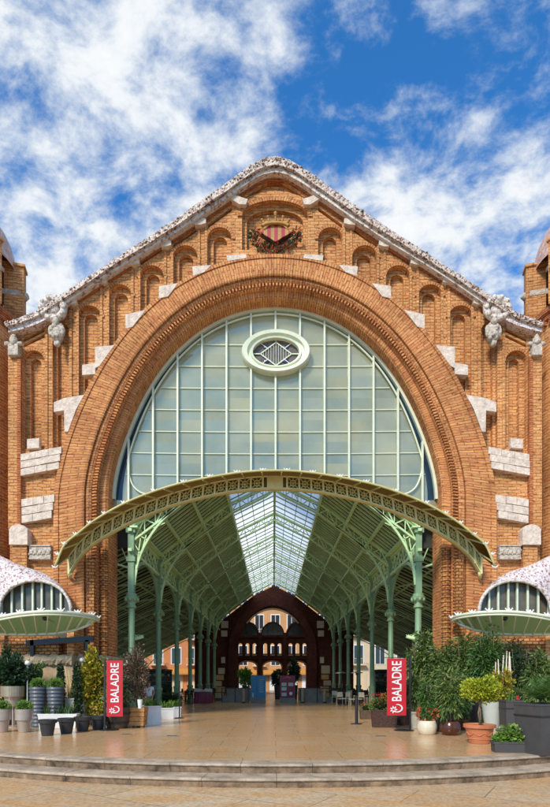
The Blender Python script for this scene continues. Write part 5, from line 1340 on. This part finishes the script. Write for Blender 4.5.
stems(r, [[(0, 0, 17*s), (1.2*s, 0, 28*s), (0, 0, 40*s), (3*s, 0, 48*s)], [(1*s, 0, 17*s), (-1*s, 0, 30*s), (1*s, 0, 42*s), (-3*s, 0, 50*s)], [(0, 0, 36*s), (5*s, 1*s, 52*s)]], .03, 'trunk', 'trunk')
crown(r, (1.5*s, 0, 54*s), (19.5*s, 16*s, 11.5*s), 6000, 'leaf_yellow', .07, .75, clump=90)
r, s = kit('pale_planter', 'smooth pale grey green tapered planter behind the topiary', 'pot', 492, 731)
rpot(r, 29*s, 10.3*s, 6.5*s, 'pale_pot')
r, s = kit('red_screen', 'bright red upright panel behind the grey planters', 'panel', 503, 729.4)
m_ = MB(); m_.prism([(-13*s, 0), (13*s, 0), (16*s, 34*s), (-14*s, 31*s)], 0, .05); m_.build('panel', 'red', r); MB().b2((-10*s, .05, 0), (-8.5*s, .3, .04)).b2((8.5*s, .05, 0), (10*s, .3, .04)).build('foot', 'black', r)
for px, by, w, h, lab, fol in ((511, 733, 19, 33, 'square charcoal planter half hidden behind the lettuce trough', 0), (541, 753, 38, 50, 'largest square charcoal planter with a cycad, at the right edge', 1)):
    r, s = kit('square_planter', lab, 'potted plant' if fol else 'pot', px, by, None, rz=(0.0 if not fol else .32))
    p = boxpot(r, w*s*.92, w*s*.92, h*s, 'grey_pot', .08, rim=.012)
    MB().b2((-w*s*.47, -w*s*.47, h*s*.74), (w*s*.47, w*s*.47, h*s*.77)).build('band', 'black', r)
    m_ = MB()
    if fol:
        for k in range(44):
            a = 2*PI*k/44+random.uniform(-.1, .1); el = random.uniform(.45, 1.4); L = random.uniform(.85, 1.15)
            d = Vector((math.cos(a)*math.cos(el), math.sin(a)*math.cos(el), math.sin(el))); side = Vector((-math.sin(a), math.cos(a), 0))
            p0 = Vector((0, 0, h*s+.05)); pr = None
            for t in range(15):
                u = t/14; q = p0+d*(L*u)+Vector((0, 0, -.42*L*u*u)); lw = .17*math.sin(PI*min(1, u*.9+.1))
                for sg in (-1, 1):
                    tip = q+side*sg*lw+d*.07+Vector((0, 0, .03)); m_.add([q, q+d*.022, tip, q-d*.004], [(0, 1, 2, 3)])
                if pr is not None: m_.add([pr-side*.006, pr+side*.006, q+side*.005, q-side*.005], [(0, 1, 2, 3)])
                pr = q
        m_.build('fronds', 'leaf', r)
    else:
        blades(r, (0, 0, h*s-.02), 40, .35, .02, 'leaf', 1.1, area=(.12, .12))
r, s = kit('lettuce_trough', 'low charcoal trough of leafy pale green plants at the step edge', 'potted plant', 515, 752, rz=-.12)
boxpot(r, 43*s, 15*s, 11*s, 'grey_pot', .03, 'trough'); crown(r, (0, 0, 16*s), (21*s, 8*s, 8*s), 1100, 'leaf_bright', .10, .65, clump=26); crown(r, (-4*s, 0, 19*s), (14*s, 6*s, 7*s), 220, 'leaf_mixed', .09, .6, core=False, name='variegated_leaves')
r, s = kit('low_planter', 'small dark planter of greenery cut by the right edge near the steps', 'potted plant', 556, 751)
boxpot(r, 15*s, 12*s, 7*s, 'grey_pot', .03, 'trough'); crown(r, (0, 0, 10*s), (8*s, 6*s, 6*s), 400, 'leaf_bright', .08, .6)
r, s = kit('leafy_pot', 'bushy mid green plant in a dark pot behind the first ribbed slate pot', 'potted plant', 31, 725.5)
rpot(r, 18*s, 6*s, 4.5*s, 'black_pot'); shrub(r, 16*s, 46*s, 19*s, 900, 'leaf', .12, .4, .2, clump=20)
r, s = kit('leafy_pot', 'dark bushy plant in a black pot against the wall behind the bronze planter', 'potted plant', 8, 724.8)
rpot(r, 18*s, 6*s, 4.5*s, 'black_pot'); shrub(r, 16*s, 58*s, 26*s, 1500, 'leaf_dark', .13, .45, .2, clump=26)
r, s = kit('leafy_pot', 'green laurel in a black pot behind the golden croton and the pier base', 'potted plant', 108, 724.5)
rpot(r, 18*s, 6*s, 4.5*s, 'black_pot'); shrub(r, 16*s, 50*s, 22*s, 1100, 'leaf_mixed', .11, .4, .2, clump=22)
r, s = kit('black_planter', 'tall dark planter half hidden behind the yellow topiary', 'pot', 471, 727)
boxpot(r, 13*s, 10*s, 28*s, 'black_pot', .1)
r = empty('red_box', (6.72, -10.0, .004), 'little red box at the extreme right standing by the steps', 'box')
MB().b2((-.12, -.12, 0), (.25, .15, .30)).build('body', 'red', r); MB().b2((-.13, -.13, .30), (.26, .16, .33)).build('lid', 'red', r)
# ================================================================== INSIDE THE NAVE
def board(px, w, top, mat, lab, by=703):
    r, s = kit('information_board', lab, 'sign', px, by)
    MB().b2((-w/2*s, -.2, 0), (w/2*s, .2, 5.2*s)).build('base', 'concrete', r)
    return r, s, MB().b2((-w/2*s, -.08, 5.2*s), (w/2*s, .08, (by-top)*s)).build('panel', mat, r)
r, s, p = board(258.3, 15, 675.5, 'blue', 'blue information board standing in the middle of the passage')
MB().b2((-.01-1.5*s, -.085, 6*s), (.01-1.5*s, -.078, 27*s)).build('seam', 'black', p)
m_ = MB()
for k in range(7): m_.b2((1*s, -.088, (23-2*k)*s), (5.5*s-(k % 3)*.5*s, -.082, (23.4-2*k)*s))
m_.b2((-6*s, -.088, 6*s), (-4.6*s, -.082, 10*s)); m_.build('print_lines', 'pale_pot', p)
r, s, p = board(287.5, 15.4, 675.5, 'maroon', 'maroon information board with pale pictures and a pink trefoil')
m_ = MB()
for a, b in ((-6, 17), (.8, 17), (-6, 12.5), (-6, 7)): m_.b2((a*s, -.09, b*s), ((a+5)*s, -.082, (b+3.4)*s))
m_.build('pictures', 'pale_pot', p)
m_ = MB()
for a in (-.9, 0, .9): m_.tube([((a*3+1.6*math.cos(t*PI/6))*s, -.09, (24.0+(.8 if a == 0 else 0)+1.4*math.sin(t*PI/6))*s) for t in range(7)], .04, 5)
m_.build('trefoil', 'pink', p); MB().ball((3.3*s, -.09, 9.5*s), 1.7*s, 8, 6, (1, .1, 1)).build('emblem', 'white', p)
# stair balustrades around the sunken court
for pxa, pxb, lab in ((222, 249, 'grey sloping stair balustrade left of the blue board'), (334, 300, 'grey sloping stair balustrade right of the maroon board')):
    x0, y0, s0 = ground(pxa, 702.5); x1, y1, s1 = ground(pxb, 702)
    r = empty('stair_balustrade', (0, 0, 0), lab, 'balustrade', 'stair balustrades in the nave')
    sg = 1 if x1 > x0 else -1
    m_ = MB(); m_.prism([(x0, 0.004), (x1, 0.004), (x1, .62), (x1-sg*.6, .95), (x0+sg*.4, .42), (x0, .42)], y0, y0+.12); m_.prism([(x0, 0.0), (x1, 0.0), (x1, 1.0), (x0, .9)], y0+4, y0+4.1); m_.build('panel', 'concrete', r)
    for t in (0, .5, 1): MB().b2((x0+(x1-x0)*t-.04, y0-.06, 0), (x0+(x1-x0)*t+.04, y0-.01, 1.05)).build('post', 'black', r)
    MB().bar((x0, y0-.03, 1.05), (x1, y0-.03, 1.05), .06).build('handrail', 'black', r)
for px, by, lab in ((243.5, 703, 'short tan bollard left of the blue board'), (302.5, 703, 'short tan bollard right of the maroon board'), (324.5, 703, 'short tan bollard near the right hand column row')):
    r, s = kit('bollard', lab, 'bollard', px, by, 'tan bollards in the nave'); MB().lathe([(.11, 0), (.10, 13*s), (.07, 14*s), (.001, 14.2*s)], n=12).build('post', 'stone_panel', r); MB().lathe([(.13, 0), (.13, .08), (.11, .1)], n=12).build('collar', 'black', r)
for px, by, h, lab, big in ((246, 700, 30, 'leafy bright green plant in a black pot behind the blue board', 1), (294, 699, 38, 'dark palm plant beside the maroon board under the rear arch', 0), (278, 699, 28, 'dark shrub between the two information boards', 2)):
    r, s = kit('indoor_plant', lab, 'potted plant', px, by, 'plants in the nave'); rpot(r, 14*s, 4*s, 3*s, 'black_pot')
    shrub(r, 13*s, h*s-13*s, (13 if big != 2 else 9)*s, 500, 'leaf_bright' if big == 1 else 'leaf_dark', .28, .3, .3, clump=16)
# market tables and cafe furniture
r, s = kit('market_table', 'table under a red pleated cloth with goods, by the left columns', 'table', 203.5, 703)
m_ = MB(); n = 40
vs = []
for k in range(n): 
    a = 2*PI*k/n; q = 1+.05*(k % 2); vs.append((9*s*math.copysign(abs(math.cos(a))**.4, math.cos(a))*q, .5*math.copysign(abs(math.sin(a))**.4, math.sin(a))*q, .02))
for k in range(n):
    a = 2*PI*k/n; vs.append((8.8*s*math.copysign(abs(math.cos(a))**.4, math.cos(a)), .48*math.copysign(abs(math.sin(a))**.4, math.sin(a)), 11.5*s))
m_.add(vs, [(k, (k+1) % n, (k+1) % n+n, k+n) for k in range(n)]+[tuple(range(n, 2*n))]); m_.build('tablecloth', 'maroon', r)
m_ = MB()
for k in range(26): m_.box((random.uniform(-8, 8)*s, random.uniform(-.4, .4), 11.5*s+.07), (.16, .12, random.uniform(.1, .3)))
m_.build('goods', 'cream_pot', r, kind='stuff')
r, s = kit('display_shelf', 'tan crates stacked as a display against the left rear columns', 'shelf', 219.5, 701)
for k, (a, b, c, d) in enumerate(((-4, 4, 3, 8), (-3, 5, 9, 14), (-5, 2, 15, 20), (-3, 4, 21, 26), (-1, 5, 27, 33))): MB().b2((a*s, -.25, c*s), (b*s, .25, d*s)).build('crate', 'wood' if k % 2 else 'stone_panel', r)
MB().b2((-4*s, -.2, 0), (4*s, .2, 3*s)).build('base', 'wood_dark', r)
r, s = kit('display_shelf', 'tan crates stacked as a display against the right rear columns', 'shelf', 325.5, 700.5)
for k, (a, b, c, d) in enumerate(((-4, 4, 3, 8), (-5, 3, 9, 14), (-2, 5, 15, 20), (-4, 3, 21, 26), (-4, 4, 27, 35))): MB().b2((a*s, -.25, c*s), (b*s, .25, d*s)).build('crate', 'wood' if k % 2 else 'stone_panel', r)
MB().b2((-4*s, -.2, 0), (4*s, .2, 3*s)).build('base', 'wood_dark', r)
def chair(loc, rz, lab, mat='cream_pot'):
    r = empty('cafe_chair', loc, lab, 'chair', 'cafe chairs under the right aisle', rz)
    MB().b2((-.21, -.21, .43), (.21, .21, .47)).build('seat', mat, r); MB().b2((-.2, .19, .55), (.2, .22, .88)).build('backrest', mat, r)
    for a in (-.19, .19):
        for b in (-.19, .2): MB().bar((a*1.1, b*1.1, 0), (a, b, .45 if b < 0 else .8), .03).build('leg', mat if b > 0 else 'black', r)
    return r
side_words = ['in front of the high table', 'nearest the passage', 'beside the second right column', 'behind the first cafe chair', 'closest to the wooden box', 'deepest in the right aisle']
for k, (px, by, rz) in enumerate(((341, 705.5, .3), (347, 705, -2.8), (353, 706, 1.2), (336, 703, 2.5), (360, 706, -.6), (350, 702, 3.0))):
    x, y, s = ground(px, by); chair((x, y, 0), rz, 'cream cafe chair under the right aisle '+side_words[k])
for px, by, lab in ((341, 703.5, 'tall café heater with flat pale top, left of the pair'), (357, 704.5, 'tall café heater with flat pale top, right of the pair')):
    r, s = kit('patio_heater', lab.replace('é', 'e'), 'heater', px, by, 'patio heaters by the right columns')
    MB().lathe([(.2, 0), (.2, .5), (.05, .6), (.04, 2.0), (.09, 2.02), (.09, 2.15)], n=14).build('post', 'black', r); MB().lathe([(.001, 2.26), (.38, 2.18), (.42, 2.13), (.001, 2.15)], n=18).build('reflector', 'silver', r)
for px, by, lab in ((344, 704, 'small dark round cafe table between the cream chairs'), (355.5, 703, 'small dark round cafe table near the barrier post'), (189, 704, 'small dark round cafe table in front of the left columns')):
    r, s = kit('cafe_table', lab, 'table', px, by, 'dark round cafe tables'); MB().lathe([(.001, .73), (.36, .73), (.36, .75), (.001, .76)], n=18).build('tabletop', 'wood_dark', r); MB().lathe([(.22, 0), (.22, .03), (.04, .05), (.035, .73)], n=10).build('pedestal', 'black', r)
# ---- person behind the white troughs
def person(px, head_py, Y):
    x, zt = P(px, head_py, Y); ht = zt
    r = empty('person', (x, Y, 0), 'person in a white short sleeved top with brown hair standing behind the planters', 'person')
    k = ht/1.72
    J = {'pel': (0, 0, .95), 'wa': (0, 0, 1.08), 'ch': (0, -.01, 1.30), 'nk': (0, 0, 1.46), 'hd0': (0, -.01, 1.53), 'hd': (0, -.02, 1.62), 'tp': (0, -.01, 1.70),
         'sl': (-.18, 0, 1.41), 'el': (-.27, -.02, 1.14), 'wl': (-.17, -.20, .98), 'hl': (-.08, -.24, .96), 'sr': (.18, 0, 1.41), 'er': (.27, -.02, 1.14), 'wr': (.17, -.20, .98), 'hr': (.08, -.24, .96),
         'pl': (-.10, 0, .90), 'kl': (-.11, -.02, .50), 'al': (-.11, .02, .09), 'tl': (-.12, -.14, .03), 'pr': (.10, 0, .90), 'kr': (.12, -.02, .50), 'ar': (.12, .02, .09), 'tr': (.14, -.14, .03)}
    R = {'pel': .15, 'wa': .125, 'ch': .15, 'nk': .055, 'hd0': .06, 'hd': .09, 'tp': .07, 'sl': .065, 'el': .042, 'wl': .03, 'hl': .035, 'sr': .065, 'er': .042, 'wr': .03, 'hr': .035, 'pl': .09, 'kl': .06, 'al': .04, 'tl': .035, 'pr': .09, 'kr': .06, 'ar': .04, 'tr': .035}
    E = [('pel', 'wa'), ('wa', 'ch'), ('ch', 'nk'), ('nk', 'hd0'), ('hd0', 'hd'), ('hd', 'tp'), ('ch', 'sl'), ('sl', 'el'), ('el', 'wl'), ('wl', 'hl'), ('ch', 'sr'), ('sr', 'er'), ('er', 'wr'), ('wr', 'hr'), ('pel', 'pl'), ('pl', 'kl'), ('kl', 'al'), ('al', 'tl'), ('pel', 'pr'), ('pr', 'kr'), ('kr', 'ar'), ('ar', 'tr')]
    def skin(keys, edges, grow, name, mat, parent):
        ks = list(keys); me = bpy.data.meshes.new(name); me.from_pydata([[c*k for c in J[a]] for a in ks], [(ks.index(a), ks.index(b)) for a, b in edges], [])
        o = bpy.data.objects.new(name, me); COL.objects.link(o)
        md = o.modifiers.new('s', 'SKIN'); 
        if not me.skin_vertices: 
            bm = bmesh.new(); bm.from_mesh(me); bm.verts.layers.skin.verify(); bm.to_mesh(me); bm.free()
        for i, a in enumerate(ks):
            sv = me.skin_vertices[0].data[i]; q = (R[a]+grow)*k; sv.radius = (q*(1.15 if a in ('ch', 'pel', 'wa') else 1), q*(.8 if a in ('ch', 'pel', 'wa') else 1)); sv.use_root = (i == 0)
        o.modifiers.new('u', 'SUBSURF').levels = 2
        dg = bpy.context.evaluated_depsgraph_get(); nm = bpy.data.meshes.new_from_object(o.evaluated_get(dg)); bpy.data.objects.remove(o)
        nm.materials.clear(); nm.materials.append(M[mat]); nm.name = name
        for p in nm.polygons: p.use_smooth = True
        o = bpy.data.objects.new(name, nm); COL.objects.link(o); o.parent = parent; return o
    skin(J, E, 0, 'body', 'skin', r)
    sk = ['pel', 'wa', 'ch', 'sl', 'sr', 'el', 'er']; J2 = dict(J)
    for a, b in (('el', 'sl'), ('er', 'sr')): J[a] = tuple(J[b][i]*.45+J[a][i]*.55 for i in range(3)); R[a] = .05
    skin(sk, [('pel', 'wa'), ('wa', 'ch'), ('ch', 'sl'), ('ch', 'sr'), ('sl', 'el'), ('sr', 'er')], .022, 'shirt', 'shirt', r)
    J.update(J2); J['pel'] = (0, 0, .93)
    skin(['pel', 'pl', 'kl', 'al', 'pr', 'kr', 'ar'], [('pel', 'pl'), ('pl', 'kl'), ('kl', 'al'), ('pel', 'pr'), ('pr', 'kr'), ('kr', 'ar')], .018, 'trousers', 'trousers', r)
    m_ = MB(); m_.ball((0, .02*k, 1.655*k), .112*k, 12, 9, (.9, 1.0, 1.0), .02); m_.build('hair', 'hair', r)
person(149, 681.5, 3.2)

for px, py, lab in ((126, 734.6, 'little dark slotted drain in the floor in front of the slatted tub'), (172, 736, 'little dark slotted drain in the floor in front of the white troughs'), (381, 736.3, 'little dark slotted drain in the floor in front of the wicker planters')):
    r, s = kit('floor_drain', lab, 'drain', px, py, 'slotted floor drains')
    MB().b2((-.17, -.09, .002), (.17, .09, .010)).build('frame', 'concrete', r)
    for k in range(4): MB().b2((-.14, -.065+.035*k, .0102), (.14, -.045+.035*k, .0145)).build('slot', 'black', r)

for (x, y, lab, awn, sd_) in ((-10.6, 13, 'dark market kiosk with shelves of goods in the left aisle, nearer the entrance', 'olive_dark', -1), (-10.8, 24, 'dark market kiosk with shelves of goods in the left aisle, farther from the entrance', 'maroon', -1),
                              (10.6, 15, 'dark market kiosk with shelves of goods in the right aisle, nearer the entrance', 'maroon', 1), (10.8, 26, 'dark market kiosk with shelves of goods in the right aisle, farther from the entrance', 'olive_dark', 1)):
    r = empty('market_kiosk', (x, y, 0), lab, 'kiosk', 'market kiosks in the aisles')
    MB().b2((-1.8, -1.5, 0), (1.8, 1.5, 1.0)).build('counter', 'wood_dark', r)
    MB().b2((-1.75, 1.3, 1.0), (1.75, 1.45, 2.4)).b2((-1.8, -1.5, 2.4), (1.8, 1.5, 2.55)).build('cabin', 'black', r)
    for a_ in (-1.72, 1.72):
        for b_ in (-1.42, 1.42): MB().b2((a_-.05, b_-.05, 1.0), (a_+.05, b_+.05, 2.4)).build('post', 'black', r)
    MB().b2((-1.7, .9, 1.5), (1.7, 1.28, 1.54)).b2((-1.7, .9, 1.95), (1.7, 1.28, 1.99)).build('shelf', 'wood', r)
    for q in range(4):
        m_ = MB()
        for k in range(22): m_.box((random.uniform(-1.6, 1.6), random.uniform(-1.2, 1.1) if q < 2 else 1.05, (1.08, 1.1, 1.62, 2.07)[q]), (.14, .14, random.uniform(.12, .24)))
        m_.build('goods', ('cream_pot', 'terracotta', 'wood', 'pale_pot')[q], r, kind='stuff')
side = {-1: 'left', 1: 'right'}
for (x, y, sd_) in ((-8.3, 6.4, -1), (-8.4, 18.5, -1), (8.3, 9.0, 1), (8.4, 20.5, 1)):
    near = 'nearest the entrance' if y < 10 else 'deeper in the hall'
    r = empty('hedge_box', (x, y, 0), 'long dark box hedge in the %s aisle, %s' % (side[sd_], near), 'hedge', 'box hedges in the aisles')
    MB().b2((-.3, -1.6, 0), (.3, 1.6, .5)).build('trough', 'black_pot', r)
    m_ = MB(); leaves(m_, (0, 0, .85), (.42, 1.7, .5), 1800, .13, .5, .1, .3, 40); m_.build('foliage', 'leaf_dark', r)

def dark_chair(loc, rz, lab, grp):
    r = empty('dark_chair', loc, lab, 'chair', grp, rz)
    MB().b2((-.21, -.21, .43), (.21, .21, .47)).build('seat', 'wood_dark', r); MB().b2((-.2, .19, .55), (.2, .22, .9)).build('backrest', 'wicker', r)
    for a_ in (-.19, .19):
        for b_ in (-.19, .2): MB().bar((a_*1.1, b_*1.1, 0), (a_, b_, .45 if b_ < 0 else .85), .03).build('leg', 'black', r)
    return r
proto = None; tproto = None
for sg, nm in ((-1, 'left'), (1, 'right')):
    lab = 'dark wicker chair in the crowded cafe rows under the %s side of the hall' % nm; grp = 'dark chairs on the %s side' % nm
    tl = 'dark square cafe table in the crowded rows under the %s side of the hall' % nm; tg = 'dark tables on the %s side' % nm
    for j in range(4):
        for i in range(2):
            x = sg*(5.2+1.9*i+random.uniform(-.15, .15)); y = 17.5+3.4*j+random.uniform(-.3, .3)
            if tproto is None:
                tproto = empty('dark_table', (x, y, 0), tl, 'table', tg)
                MB().b2((-.4, -.4, .72), (.4, .4, .76)).build('tabletop', 'wood_dark', tproto); MB().lathe([(.25, 0), (.25, .03), (.04, .05), (.035, .72)], n=10).build('pedestal', 'black', tproto); t = tproto
            else: t = copy_tree(tproto)
            t.location = (x, y, 0); t['label'] = tl; t['group'] = tg
            for q in range(3):
                an = q*2*PI/3+random.uniform(-.4, .4)
                if proto is None: proto = dark_chair((0, 0, 0), 0, lab, grp); c = proto
                else: c = copy_tree(proto)
                c.location = (x+.72*math.sin(an), y-.72*math.cos(an)*-1, 0); c.rotation_euler = (0, 0, -an); c['label'] = lab; c['group'] = grp
# ================================================================== CAMERA, SKY, SUN
cam = bpy.data.cameras.new('camera'); co = bpy.data.objects.new('camera', cam); COL.objects.link(co)
co.location = (CX, -D, H); co.rotation_euler = (PI/2, 0, 0)
cam.sensor_fit = 'HORIZONTAL'; cam.sensor_width = 36; cam.lens = F/550*36
cam.shift_x = (275-273.5)/550; cam.shift_y = (678-403.5)/550
cam.clip_start = .1; cam.clip_end = 3000
scn.camera = co
w = bpy.data.worlds.new('World'); scn.world = w; w.use_nodes = True
nt = w.node_tree; nt.nodes.clear()
SUN_EL, SUN_AZ = math.radians(38), math.radians(-28)      # azimuth: measured from -Y (behind the camera) towards -X
sd = Vector((math.sin(SUN_AZ)*math.cos(SUN_EL), -math.cos(SUN_AZ)*math.cos(SUN_EL), math.sin(SUN_EL)))
sky = N(nt, 'ShaderNodeTexSky'); sky.sky_type = 'NISHITA'; sky.sun_disc = False
sky.sun_elevation = SUN_EL; sky.sun_rotation = math.atan2(sd.x, sd.y)
sky.air_density = 1.0; sky.dust_density = 0.4; sky.ozone_density = 2.5
tc = N(nt, 'ShaderNodeTexCoord')
sep = N(nt, 'ShaderNodeSeparateXYZ'); nt.links.new(tc.outputs['Generated'], sep.inputs[0])
def mth(op, a, b=None, c=None):
    m = N(nt, 'ShaderNodeMath', operation=op)
    for s, v in zip(m.inputs, (a, b, c)):
        if v is None: continue
        if hasattr(v, 'is_output'): nt.links.new(v, s)
        else: s.default_value = v
    return m.outputs[0]
zz = mth('ADD', mth('MAXIMUM', sep.outputs[2], 0.0), 0.42)
px_, py_ = mth('DIVIDE', sep.outputs[0], zz), mth('DIVIDE', sep.outputs[1], zz)
cmb = N(nt, 'ShaderNodeCombineXYZ'); nt.links.new(px_, cmb.inputs[0]); nt.links.new(py_, cmb.inputs[1])
rot = N(nt, 'ShaderNodeMapping'); rot.inputs['Rotation'].default_value = (0, 0, math.radians(35)); rot.inputs['Scale'].default_value = (1.0, 1.3, 1.0); rot.inputs['Location'].default_value = (3.1, 1.7, 0.4)
nt.links.new(cmb.outputs[0], rot.inputs[0])
n1 = N(nt, 'ShaderNodeTexNoise', i_Scale=4.2, i_Detail=12.0, i_Roughness=0.60, i_Distortion=0.25); nt.links.new(rot.outputs[0], n1.inputs['Vector'])
n2 = N(nt, 'ShaderNodeTexNoise', i_Scale=13.0, i_Detail=10.0, i_Roughness=0.62, i_Distortion=0.2); nt.links.new(rot.outputs[0], n2.inputs['Vector'])
val = mth('ADD', mth('MULTIPLY', n1.outputs[0], 0.50), mth('MULTIPLY', n2.outputs[0], 0.60))
def blob(px, py, deg, amp):
    d = Vector((px-273.5, F, 678-py)).normalized()
    dp = N(nt, 'ShaderNodeVectorMath', operation='DOT_PRODUCT'); nt.links.new(tc.outputs['Generated'], dp.inputs[0]); dp.inputs[1].default_value = d
    mr = N(nt, 'ShaderNodeMapRange', interpolation_type='SMOOTHSTEP'); nt.links.new(dp.outputs['Value'], mr.inputs[0])
    mr.inputs[1].default_value = math.cos(math.radians(deg)); mr.inputs[2].default_value = 1; mr.inputs[3].default_value = 0; mr.inputs[4].default_value = amp
    return mr.outputs[0]
for b in ((325, 105, 6, -.055), (460, 20, 10, -.075), (520, 70, 8, -.05), (350, 60, 6, -.04), (10, 90, 5, -.03), (60, 130, 6, -.02),
          (190, 60, 14, .02), (100, 210, 18, .03), (430, 170, 12, .045), (400, 215, 10, .03), (500, 250, 12, .035)):
    val = mth('ADD', val, blob(*b))
mr = N(nt, 'ShaderNodeMapRange', interpolation_type='SMOOTHSTEP'); nt.links.new(val, mr.inputs[0]); mr.inputs[1].default_value = .465; mr.inputs[2].default_value = .68
tint = mixc(nt, sky.outputs[0], (0.30, 0.95, 1.45), 1.0, 'MULTIPLY')
bg1 = N(nt, 'ShaderNodeBackground'); bg1.inputs[1].default_value = 0.092; nt.links.new(tint, bg1.inputs[0])
cr = ramp(nt, [(0.35, (0.46, 0.60, 0.74)), (0.75, (0.92, 0.93, 0.94))]); nt.links.new(val, cr.inputs[0])
bg2 = N(nt, 'ShaderNodeBackground'); bg2.inputs[1].default_value = 0.59; nt.links.new(cr.outputs[0], bg2.inputs[0])
mxs = N(nt, 'ShaderNodeMixShader'); nt.links.new(mr.outputs[0], mxs.inputs[0]); nt.links.new(bg1.outputs[0], mxs.inputs[1]); nt.links.new(bg2.outputs[0], mxs.inputs[2])
wo = N(nt, 'ShaderNodeOutputWorld'); nt.links.new(mxs.outputs[0], wo.inputs[0])
sl = bpy.data.lights.new('sun', 'SUN'); sl.energy = 2.0; sl.angle = math.radians(11.0); sl.color = (1.0, .93, .82)
so = bpy.data.objects.new('sun', sl); COL.objects.link(so); so.rotation_euler = (-sd).to_track_quat('-Z', 'Y').to_euler(); so.location = (-20, -40, 40)
scn.view_settings.view_transform = 'Standard'; scn.view_settings.look = 'None'; scn.view_settings.gamma = 1; scn.view_settings.exposure = 0.87
scn.view_settings.use_curve_mapping = False
scn.render.engine = 'CYCLES'
scn.cycles.max_bounces = 8; scn.cycles.diffuse_bounces = 5; scn.cycles.transparent_max_bounces = 16
